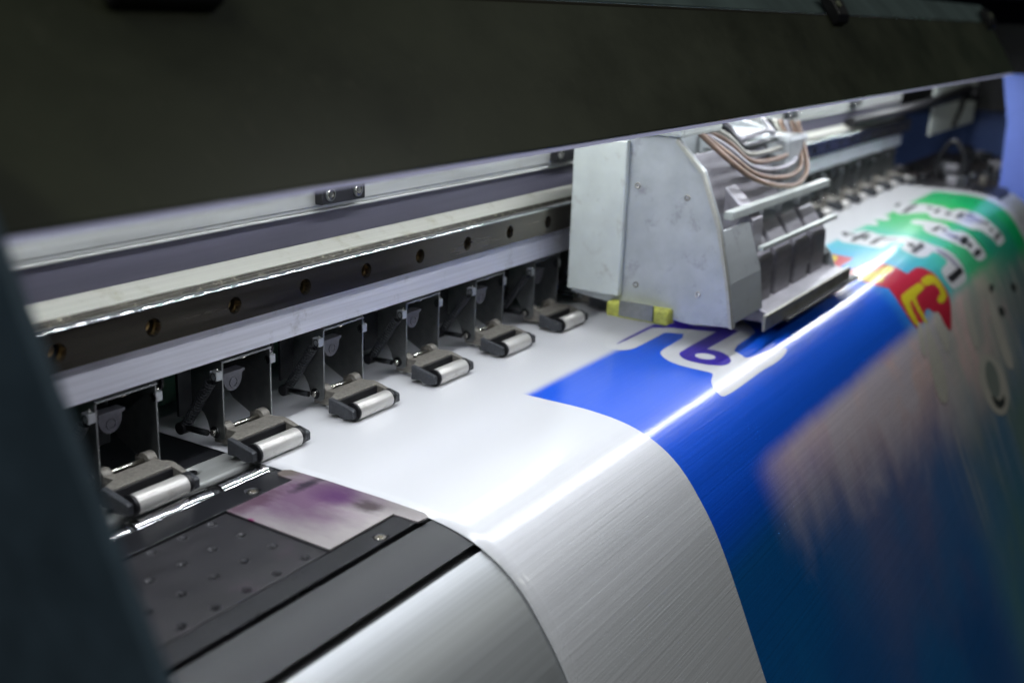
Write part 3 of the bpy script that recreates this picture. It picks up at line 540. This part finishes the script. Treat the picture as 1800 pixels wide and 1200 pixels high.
# feed shaft
fs = tag(empty('feed_shaft', (.1, .4355, -.0075)), 'polished steel feed shaft lying in the slot under the press rollers', 'feed shaft')
for a, b in ((.10, .2880), (.2900, .3462), (.3500, .3800), (.3802, .4025), (.4095, PX1)):
    loc(cyl('shaft_segment', (a, .4355, -.0075), (b, .4355, -.0075), .0072, CHROME, fs, 40, bev=.0003), fs)
for a, b in ((.2880, .2900), (.3462, .3500), (.4026, .4094)):
    loc(cyl('dark_ring', (a, .4355, -.0075), (b, .4355, -.0075), .0064, ZDARK, fs, 32), fs)

# stained steel edge guard that holds the sheet's margin
ear = [(.4372, .4060), (.4372, .4165), (.4395, .4195), (.4445, .4195), (.4472, .4165), (.4478, .3900), (.4470, .3500), (.4455, .3215), (.4425, .3168), (.4348, .3180), (.4348, .3338), (.3845, .3338), (.3870, .4058)]
guard = plate('edge_guard_plate', ear, [], lambda u, v, w: (u, v, .0009 - w * .0012), STAIN, None, .0003)
tag(guard, 'thin steel plate stained with purple and black ink, clamping the edge of the white sheet', 'edge guard')

# ================================================================ beam with the linear rail
BX0, BX1 = .16, 2.02
bmr = tag(empty('printer_beam', (.16, .47, .06)), 'long aluminium beam with steel guide rail running over the press rollers', 'printer beam')
def inb(o): return loc(o, bmr)
inb(extr('lower_face', [(.468, .0562), (.468, .1005), (.474, .1005), (.474, .0575), (.500, .0575), (.500, .0555)], BX0, BX1, ALU, bmr, .0006))
holes = [(.3881 - .0583 * 4 + .0583 * i, .0906, .0050, .0048, .4) for i in range(32)]
holes = [h for h in holes if BX0 + .01 < h[0] < BX1 - .01]
ro = [(BX0, .0810), (BX1, .0810), (BX1, .1008), (BX0, .1008)]
inb(plate('guide_rail', ro, holes, lambda u, v, w: (u, .455 + w * .0125, v), RAIL, bmr, 0))
inb(box('rail_core', BX0, BX1, .4645, .4676, .0815, .1000, BLACKM, bmr, 0))
# bright rounded running edge and groove on top of the rail
edge = []
for k in range(9):
    t = PI / 2 * k / 8
    edge.append((.4563 - .0016 * math.cos(t) - .0000, .1009 + .0016 * math.sin(t)))
inb(extr('rail_running_edge', edge + [(.4590, .1025), (.4590, .1009)], BX0, BX1, RAILTOP, bmr, 0, smooth=False))
for p in bmr.children[-1].data.polygons: p.use_smooth = len(p.vertices) == 4
bmr.children[-1].data.set_sharp_from_angle(angle=math.radians(30))
inb(extr('rail_groove', [(.4591, .1009), (.4591, .1022), (.4602, .1022), (.4606, .1015), (.4636, .1017), (.4640, .1028), (.4646, .1028), (.4650, .1022), (.4655, .1034), (.4662, .1040), (.4662, .1009)], BX0, BX1, GROOVE, bmr, .0002))
inb(extr('upper_lip', [(.4664, .1015), (.4664, .1046), (.4672, .1049), (.4674, .1043), (.4686, .1046), (.4780, .1101), (.500, .1101), (.500, .1015)], BX0, BX1, CREAM, bmr, .0004))
inb(extr('violet_band', [(.4780, .1103), (.4780, .1283), (.500, .1283), (.500, .1103)], BX0, BX1, BAND, bmr, 0))
inb(extr('upper_rib', [(.4755, .1285), (.4750, .1289), (.4750, .1299), (.4756, .1303), (.5, .1303), (.5, .1285)], BX0, BX1, ALU2, bmr, .0003))
inb(extr('upper_face', [(.4762, .1305), (.4762, .1325), (.4752, .1332), (.4752, .2000), (.5, .2000), (.5, .1305)], BX0, BX1, ALU2, bmr, .0004))
for i in range(-1, 6):
    cx = .5370 + .293 * i
    if cx < BX0 or cx > BX1 - .05: continue
    cb = inb(box('cable_block', cx, cx + .042, .4690, .4751, .1343, .1450, BLACKM, bmr, .0006))
    for dx in (.0075, .0345):
        so = screw_at('block_screw', cx + dx, .4684, .1406, .0036, cb, '-y'); so.location = Vector(so.location) - Vector(cb.location) - Vector(bmr.location)
        so2 = cyl('screw_washer', (cx + dx, .4690, .1406), (cx + dx, .4682, .1406), .0045, ZINC, cb, 20); so2.location = Vector(so2.location) - Vector(cb.location) - Vector(bmr.location)
for i, h in enumerate(holes):
    b = screw_at('rail_bolt', h[0], .4625, h[1], .0036, bmr, '-y', mt=mat('brass_bolt', (.50, .36, .16), .3, 1.0) if i == 0 else bpy.data.materials['brass_bolt']); inb(b)

# ================================================================ press rollers
def make_roller():
    r = empty('press_roller', (0, 0, 0))
    sidep = [(.4675, .0555), (.4675, .0100), (.4683, .0074), (.4705, .0058), (.4740, .0056), (.4772, .0072), (.4792, .0105), (.4808, .0160), (.4835, .0205), (.4880, .0235), (.4930, .0250), (.4930, .0555)]
    plate('bracket_plate', sidep, [(.4745, .0105, .0017, .0017, .5)], lambda u, v, w: (-.0006 + w * .0012, u, v), ZINC, r, .0002)
    side2 = [(.4675, .0555), (.4675, .0100), (.4690, .0070), (.4740, .0056), (.4830, .0080), (.5000, .0160), (.5120, .0300), (.5150, .0555)]
    plate('bracket_plate', side2, [(.4745, .0105, .0017, .0017, .5)], lambda u, v, w: (.0388 + w * .0012, u, v), ZINC, r, .0002)
    box('bracket_top', -.0006, .0400, .4668, .5060, .0540, .0552, ZINC, r, .0003)
    box('bracket_back', .0010, .0385, .5065, .5085, .0120, .0538, ZDARK, r, .0003)
    # forked casting
    def zt(y): return .0135 if y > .458 else .0135 - (.458 - y) / .025 * .0052
    out = [(.0015, .4780), (.0015, .4600), (-.0050, .4572), (-.0085, .4560), (-.0088, .4525),
           (.0340, .4525), (.0340, .4440), (.0376, .4440), (.0384, .4500), (.0384, .4560), (.0365, .4590), (.0350, .4610), (.0360, .4780),
           (.0310, .4780), (.0310, .4655), (.0075, .4655), (.0075, .4780)]
    def mpf(u, v, w): return (u, v, zt(v) * (1 - w) + .0032 * w)
    fr = plate('roller_fork', out, [], mpf, CAST, r, .0005)
    for x0, x1, ya, za, yt2 in ((-.0092, -.0052, .4565, .0133, .4362), (.0338, .0378, .4438, .0108, .4346)):
        pf = [(ya, .0030), (ya, za), (yt2 + .0012, .0092), (yt2, .0082), (yt2, .0030), (yt2 + .006, .0018), (yt2 + .010, .0018), (yt2 + .012, .0036)]
        if ya < .45: pf = pf[:5]
        k = len(pf); v = [(x0, y, z) for y, z in pf] + [(x1, y, z) for y, z in pf]
        mk('fork_arm', v, [tuple(range(k)), tuple(range(2 * k - 1, k - 1, -1))] + [(i, (i + 1) % k, k + (i + 1) % k, k + i) for i in range(k)], CASTD, r, bev=.0007)
    # darker side cheeks
    box('fork_gusset', -.0050, .0338, .4508, .4524, .0020, .0112, BLACKM, r, .0002)
    for a, b in ((.0012, .0075), (.0312, .0372)):
        cyl('pivot_lug', (a, .4712, .0112), (b, .4712, .0112), .0050, CAST, r, 28, bev=.0004)
    cyl('pivot_pin', (.0075, .4712, .0120), (.0312, .4712, .0120), .0015, PINM, r, 16)
    ro = cyl('roller', (-.0032, .4397, .0062), (.0305, .4397, .0060), .0058, ROLL, r, 40, bev=.0004)
    cyl('roller_seal', (-.0052, .4397, .0062), (-.0033, .4397, .0062), .0060, BLACKM, ro, 32)
    cyl('roller_seal', (.0306, .4397, .0062), (.0338, .4397, .0062), .0056, BLACKM, ro, 32)
    cyl('roller_axle', (-.0080, .4400, .0062), (.0370, .4400, .0062), .0016, ZDARK, ro, 12)
    # pivot screw with washer on the near plate
    cyl('screw_washer', (-.0012, .4745, .0105), (-.0006, .4745, .0105), .0035, ZDARK, r, 20)
    cyl('pivot_screw', (-.0034, .4745, .0105), (-.0012, .4745, .0105), .0020, PINM, r, 16, bev=.0003)
    # tension arm, knob and coil spring
    cyl('tension_arm', (-.0045, .4770, .0105), (-.0045, .4960, .0098), .0019, ZDARK, r, 12)
    cyl('arm_knob', (-.0085, .4965, .0098), (-.0020, .4965, .0098), .0038, BLACKM, r, 18, bev=.0004)
    pts = []; n = 17; A = Vector((-.0040, .4945, .0125)); B = Vector((-.0040, .4730, .0430)); d = (B - A).normalized(); s1 = Vector((1, 0, 0)); s2 = d.cross(s1)
    for k in range(n * 8 + 1):
        t = k / (n * 8); a = 2 * PI * n * t; pts.append(A + (B - A) * t + (s1 * math.cos(a) + s2 * math.sin(a)) * .0029)
    tube('coil_spring', pts, .00062, CASTD, r, 5)
    # clips
    for x, s in ((-.0030, 1), (.0412, -1)):
        c = box('spring_clip', x - .0024, x + .0026, .4672, .4728, .0440, .0498, CLIPM, r, .0007)
        rp = [(x - .0027, .4692 + .0019 * math.cos(2 * PI * k / 14), .0468 + .0024 * math.sin(2 * PI * k / 14)) for k in range(15)]
        tube('clip_ring', rp, .00035, ZDARK, c, 5)
        cyl('clip_pin', (x, .4685, .0500), (x, .4685, .0516), .0006, PINM, c, 8)
    # half-round lever with stamped ring
    hp = [(.0030, .0462), (.0205, .0462), (.0205, .0446), (.0186, .0440)] + [(.0105 + .0078 * math.cos(-PI * k / 10), .0434 + .0092 * math.sin(-PI * k / 10)) for k in range(11)] + [(.0030, .0440)]
    k = len(hp); v = [(x, .4700, z) for x, z in hp] + [(x, .4780, z) for x, z in hp]
    lv = mk('half_round_lever', v, [tuple(range(k)), tuple(range(2 * k - 1, k - 1, -1))] + [(i, (i + 1) % k, k + (i + 1) % k, k + i) for i in range(k)], mat_lever, r, bev=.0004)
    tube('stamped_ring', [(.0108 + .0030 * math.cos(2 * PI * j / 16), .4699, .0395 + .0030 * math.sin(2 * PI * j / 16)) for j in range(17)], .00035, mat_lever, lv, 5)
    cyl('top_screw', (.0200, .4720, .0522), (.0200, .4720, .0540), .0026, PINM, r, 16, bev=.0003)
    # dark bushing beside the far plate
    bs = cyl('bushing', (.0402, .4900, .0480), (.0560, .4900, .0480), .0066, ZDARK, r, 28)
    cyl('bushing_ring', (.0560, .4900, .0480), (.0580, .4900, .0480), .0078, BLACKM, bs, 28)
    return r
mat_lever = mat('grey_cast_lever', (.10, .10, .115), .45, .5, grain=.25, gscale=(300, 300, 300), bump=.4)
def copy_tree(o, parent=None):
    c = o.copy(); C.objects.link(c)
    if parent is not None: c.parent = parent
    for ch in o.children: copy_tree(ch, c)
    return c
proto = make_roller()
XS = [.535 + .0882 * k for k in range(-2, 17)]
LB = ['leftmost press roller, half hidden behind the dark frame, resting on the bare feed shaft',
      'second press roller from the left, its pale roller at the sheet edge',
      'third press roller from the left, standing wholly on the white sheet',
      'fourth press roller from the left on the white sheet',
      'fifth press roller from the left on the white sheet',
      'sixth press roller from the left, last clear one before the moving carriage',
      'press roller at the near lower corner of the carriage, partly behind it',
      'first press roller hidden behind the carriage', 'second press roller hidden behind the carriage', 'third press roller hidden behind the carriage',
      'fourth press roller hidden behind the carriage', 'fifth press roller hidden behind the carriage', 'press roller just behind the far edge of the carriage',
      'first blurred press roller beyond the carriage', 'second blurred press roller beyond the carriage', 'third blurred press roller beyond the carriage',
      'third blurred press roller from the far end of the sheet', 'second blurred press roller from the far end of the sheet', 'farthest press roller, with bright bracket, at the far end of the sheet']
for i, x in enumerate(XS):
    r = proto if i == 0 else copy_tree(proto)
    r.location = (x, 0, 0); tag(r, LB[i], 'press roller', 'press rollers in a row under the beam')

# ================================================================ rear panel behind the rollers
rp = mk('rear_panel', [(.16, .556, -.004), (2.05, .556, -.004), (2.05, .575, .10), (.16, .575, .10), (.16, .562, -.004), (2.05, .562, -.004), (2.05, .581, .10), (.16, .581, .10)], [(0, 1, 2, 3), (4, 5, 6, 7), (0, 1, 5, 4), (2, 3, 7, 6), (0, 3, 7, 4), (1, 2, 6, 5)], GREEN, bev=.001)
tag(rp, 'dark green panel seen in the gaps behind the press rollers', 'panel')

# ================================================================ carriage
ca = tag(empty('print_carriage', (.82, .40, .02)), 'pale grey print head carriage with tubes and cables standing over the sheet', 'print carriage')
def inc(o): return loc(o, ca)
CX0, CX1 = .820, 1.115
side = [(.4440, .0300), (.4440, .1650), (.3560, .1650), (.3320, .1420), (.3150, .1000), (.3040, .0560), (.2980, .0230), (.3400, .0200)]
def slab(name, prof, x0, x1, mt, bev=.001): return inc(extr(name, prof, x0, x1, mt, ca, bev))
slab('side_cover', side, CX0, CX0 + .004, CARR)
slab('side_cover', [(y + .004, z) for y, z in side[:2]] + [(.386, .150), (.372, .116), (.354, .084), (.336, .057), (.312, .036), (.305, .020), (.34, .018)], CX1 - .004, CX1, CARR)
inc(box('rear_side_box', CX0 - .007, CX0 - .0002, .3960, .4440, .034, .160, WHITEP, ca, .0015))
slab('side_flange', [(.3560, .1650), (.3320, .1420), (.3150, .1000), (.3040, .0560), (.2980, .0230), (.3010, .0232), (.3068, .0560), (.3176, .0990), (.3342, .1400), (.3570, .1620)], CX0 - .004, CX0 - .0002, CREAM, .0004)
inc(box('umbilical_cover', CX1 - .062, CX1 - .004, .345, .4370, .060, .150, CARR, ca, .004))
inc(box('wiper_clip', CX0 - .0125, CX0 - .0102, .362, .392, .0200, .0330, ZINC, ca, .0004))
for i in range(5):
    inc(box('side_rib', CX1 - .064, CX1 - .0622, .350, .430, .070 + i * .015, .0725 + i * .015, ZINC, ca, .0003))
# folded white rear plate and cap
inc(box('rear_plate', CX0 + .004, CX1 - .004, .4380, .4440, .030, .165, CARR, ca))
inc(box('top_cap', CX0 - .006, CX0 + .075, .350, .440, .1655, .1760, WHITEP, ca, .003))
slab('front_flange', [(.3020, .0235), (.3020, .0245), (.3065, .0560), (.3200, .0950), (.3225, .0950), (.3090, .0555), (.3045, .0235)], CX0 + .004, CX0 + .075, CARR)
# head blocks
for i in range(4):
    x0 = CX0 + .082 + i * .050
    hb = slab('head_block', [(.312, .016), (.312, .060), (.330, .085), (.400, .085), (.400, .016)], x0, x0 + .040, HEAD, .002)
    e = box('head_cap', x0 + .004, x0 + .036, .330, .390, .0855, .0960, CARR, hb, .0015); e.location = Vector(e.location) - Vector(hb.location) - Vector(ca.location)
slab('lower_tray', [(.2960, .0100), (.2960, .0190), (.3400, .0300), (.4360, .0300), (.4360, .0120)], CX0 + .078, CX1 + .004, HEAD, .001)
slab('front_strip', [(.2935, .0080), (.2935, .0205), (.2958, .0215), (.2958, .0080)], CX0 + .060, CX1 + .010, CREAM, .0005)
slab('bumper_bar', [(.2890, .0060), (.2890, .0095), (.3300, .0095), (.3300, .0060)], CX0 + .11, CX1 + .03, BLACKM, .0008)
slab('cross_bar', [(.3180, .1010), (.3180, .1080), (.3260, .1080), (.3260, .1010)], CX0 + .030, CX1 - .010, WHITEP, .0008)
slab('cross_bar', [(.3080, .0700), (.3080, .0740), (.3130, .0740), (.3130, .0700)], CX0 + .080, CX1 - .006, WHITEP, .0006)
slab('circuit_board', [(.3500, .0900), (.3480, .0900), (.3700, .1450), (.3720, .1450)], CX0 + .035, CX1 - .045, HEAD, .0004)
slab('dark_gusset', [(.316, .050), (.318, .095), (.345, .120), (.345, .050)], CX0 + .078, CX0 + .102, HEAD, .001)
slab('front_plate', [(.3885, .1460), (.3905, .1460), (.3560, .0800), (.3150, .0340), (.3130, .0350), (.3540, .0815)], CX0 + .205, CX1 - .004, CARR, .0008)
for j in range(7):
    y = .336 + .006 * j; z = .132 + .0045 * j
    col = (AMBER, AMBER, HEAD, AMBER, CREAM, ZDARK, HEAD)[j]
    pts = [(CX0 + .03 + .01 * j, y + .02, .170), (CX0 + .06 + .01 * j, y, z + .012), (CX0 + .10 + .008 * j, y - .008, z - .006), (CX0 + .16, y - .010, z - .018 + .002 * j), (CX0 + .22, y - .008, z - .022 + .003 * j), (CX1 - .03, y, z - .01), (CX1 - .010, y + .02, .160)]
    # smooth
    out = []
    for i in range(len(pts) - 1):
        a, b = Vector(pts[i]), Vector(pts[i + 1]); p0 = Vector(pts[max(i - 1, 0)]); p3 = Vector(pts[min(i + 2, len(pts) - 1)])
        for k in range(5):
            t = k / 5; out.append(.5 * ((2 * a) + (b - p0) * t + (2 * p0 - 5 * a + 4 * b - p3) * t * t + (-p0 + 3 * a - 3 * b + p3) * t ** 3))
    out.append(Vector(pts[-1]))
    inc(tube('ink_tube', out, .0024, col, ca, 8))
inc(tube('red_wire', [(CX0 - .002, .3700, .0240), (CX0 + .004, .350, .0300), (CX0 + .006, .335, .042), (CX0 + .012, .329, .050)], .0011, REDM, ca, 6))
inc(box('foam_wiper', CX0 - .010, CX0 + .004, .350, .405, .0175, .0300, LIME, ca, .002))
for (y, z) in ((.345, .120), (.330, .045), (.388, .125), (.384, .045)):
    inc(screw_at('cover_screw', CX0 - .0002, y, z, .0026, ca, 'x', PINM))

# ================================================================ front cover
fc = tag(empty('front_cover', (.165, .30, .20)), 'long dark olive hinged front cover with black latches along its upper edge', 'printer cover')
def inf(o): return loc(o, fc)
LX0, LX1 = .150, 1.862
yb, zb, yt, zt_ = .2800, .1912, .3250, .2595
def lidprof(th0, th1):
    d = Vector((yt - yb, zt_ - zb)).normalized(); n = Vector((-d[1], d[0]))
    return d, n
d2, n2 = lidprof(0, 0)
inf(extr('cover_panel', [(yb, zb), (yt, zt_), (yt + .0022, zt_ - .0013), (yb + .0022, zb - .0013)], LX0, LX1, LID, fc, .0006))
inf(extr('upper_trim', [(yt - .0006, zt_ - .0030), (yt + .0002, zt_ + .0012), (yt + .0030, zt_ + .0014), (yt + .0030, zt_ - .0012), (yt + .0012, zt_ - .0040)], LX0, LX1, mat('trim_edge', (.055, .05, .035), .35, .2), fc, .0003))
inf(extr('glowing_edge_housing', [(yb + .0030, zb - .0034), (yb + .0030, zb - .0010), (yb + .0090, zb + .0020), (yb + .0090, zb - .0010)], LX0, LX1, glow, fc, .0004))
for i, cx in enumerate((.285, 1.080, 1.835)):
    hw_ = .024 if i == 0 else .016
    q = Vector((yt - .010, zt_ - .0155))
    def P(a, b): v = Vector((yt, zt_)) + d2 * a + n2 * b; return (v[0], v[1])
    lt = inf(extr('latch', [P(-.010, .0), P(-.010, .006), P(-.004, .010), (P(.010, .010)), P(.020, .006), P(.020, .0)], cx - hw_, cx + hw_, BLACKM, fc, .001))
    e = cyl('latch_knob', (cx - .007, *P(.006, .0095)), (cx - .007, *P(.006, .0120)), .0035, mat('pale_knob', (.25, .27, .18), .4) if i == 0 else bpy.data.materials['pale_knob'], lt, 16, bev=.0004)
    e.location = Vector(e.location) - Vector(lt.location) - Vector(fc.location)
hd = tag(extr('top_hood', [(yt + .0040, zt_ + .0030), (yt + .0300, zt_ + .0260), (.62, zt_ + .0300), (.62, zt_ + .0200), (yt + .0400, zt_ + .0200), (yt + .0055, zt_ - .0020)], LX0, 1.93, HOOD, None, .001), 'grey green top hood above the dark front cover, upper right', 'printer hood')
hw = tag(box('hood_rear_wall', LX0, 2.1, .600, .606, .10, .279, BLACKM), 'dark rear wall of the machine under the hood', 'panel')
# light strips
for nm, y, z, lb in (('rear_light_strip', .4180, .2120, 'row of small white lamps above the guide rail under the hood'), ('front_light_strip', .2960, .1935, 'thin row of lamps along the lower edge of the front cover')):
    ls = tag(empty('light_strip', (.2, y, z)), lb, 'light strip')
    loc(box('strip_bar', .20, 2.13 if nm == 'rear_light_strip' else 1.84, y - .004, y + .004, z - .001, z + .001, WHITEP, ls, 0), ls)
    if True:
        xe = 2.12 if nm == 'rear_light_strip' else 1.83
        rear = nm == 'rear_light_strip'; hy = .0022 if rear else .0045
        bm = bmesh.new(); x = .21
        while x < xe:
            for sx in (0,):
                vs = [bm.verts.new((x + a * (.0034 if rear and x > 1.13 else .0022), y + b * hy, z - .0014)) for a, b in ((-1, -1), (1, -1), (1, 1), (-1, 1))]
                bm.faces.new(vs)
            x += .0167
        o = loc(from_bm('lamp_chip', bm, emi if rear else emi2, ls, recalc=False), ls); o['kind'] = 'stuff'

# ================================================================ left side frame (close to the camera)
XP = .150
def SP(y27, z27): k = XP / .27; return (y27 * k, .256 + (z27 - .256) * k)
pe = [SP(.4560, .2825), SP(.3150, -.0050), SP(.2250, -.19), SP(.60, -.19), SP(.80, -.05), SP(.80, .2825)]
sf = extr('side_frame', pe, XP - .004, XP, TEAL, None, .0012)
tag(sf, 'dark teal side frame of the printer, blurred in the left foreground', 'side frame')

# ================================================================ right end
en = tag(empty('end_housing', (2.1, .40, -.05)), 'blue end housing of the printer at the far right, lit front coloured periwinkle and shaded inside coloured navy', 'printer housing')
def ine(o): return loc(o, en)
ine(mk('shaded_panel', *(lambda p: ([(2.62, y, z) for y, z in p] + [(2.63, y, z) for y, z in p], [(0, 1, 2, 3), (7, 6, 5, 4), (0, 1, 5, 4), (1, 2, 6, 5), (2, 3, 7, 6), (3, 0, 4, 7)]))([(.30, -.20), (.30, .26), (.62, .26), (.62, -.20)]), BLUE_SHADED, en, bev=.002))
ine(extr('lit_front', [(.314, -.010), (.3165, .100), (.334, .180), (.20, .180), (.262, .100), (.20, -.9), (.28, -.9), (.305, -.2)], 2.10, 2.12, BLUE_LIT, en, .002))
ine(box('inner_shade', 2.58, 2.60, .33, .62, .085, .26, BLACKM, en))
me_ = tag(empty('drive_mount', (1.99, .47, .06)), 'off-white motor bracket with black pulley at the far end of the beam', 'bracket')
loc(plate('mount_plate', [(2.16, .062), (2.16, .185), (2.56, .185), (2.56, .062)], [(2.44, .130, .012, .012, .5)], lambda u, v, w: (u, .452 + w * .004, v), WHITEP, me_, .001), me_)
loc(cyl('pulley', (2.42, .451, .128), (2.42, .425, .128), .015, BLACKM, me_, 24, bev=.001), me_)
loc(tube('drive_belt', [(1.70, .470, .112), (1.9, .466, .114), (2.1, .455, .120), (2.40, .440, .138)], .0090, BLACKM, me_, 8), me_)
loc(tube('belt_cable', [(2.40, .445, .118), (2.38, .446, .095), (2.34, .447, .070)], .0040, BLACKM, me_, 8), me_)
# capping station with mechanical clutter
cs = tag(empty('cap_station', (1.97, .40, -.01)), 'dark cap station with brackets, cogs and a hose beyond the far edge of the sheet', 'cap station')
def ins(o): return loc(o, cs)
ins(box('station_base', 1.960, 2.61, .300, .520, -.030, -.008, mat('brown_grey_metal', (.07, .06, .06), .5, .4, grain=.5, gscale=(40, 40, 40)), cs, .002))
random.seed(8)
for i in range(34):
    x = 1.985 + random.random() * .58; y = .325 + random.random() * .16; a = .010 + random.random() * .018; b_ = .008 + random.random() * .016; hh = .003 + random.random() * .016
    ins(box('station_block', x, x + a, y, y + b_, -.0078, hh, random.choice([ZDARK, HEAD, CASTD, CASTD, BLACKM, ZDARK]), cs, .001))
for i in range(5):
    x = 1.99 + random.random() * .22; y = .33 + random.random() * .12
    ins(cyl('station_cog', (x, y, -.0078), (x, y, .006 + random.random() * .008), .006 + random.random() * .004, random.choice([ZINC, CAST, BLACKM]), cs, 20, bev=.0006))
hp = [(2.08 + .0 * k, .425 - .065 * k / 14, .002 + .062 * math.sin(PI * k / 14)) for k in range(15)]
ins(tube('hose', hp, .0045, BLACKM, cs, 8))
ins(cyl('white_cap', (1.972, .452, -.0078), (1.972, .452, .006), .010, CAST, cs, 24, bev=.002))
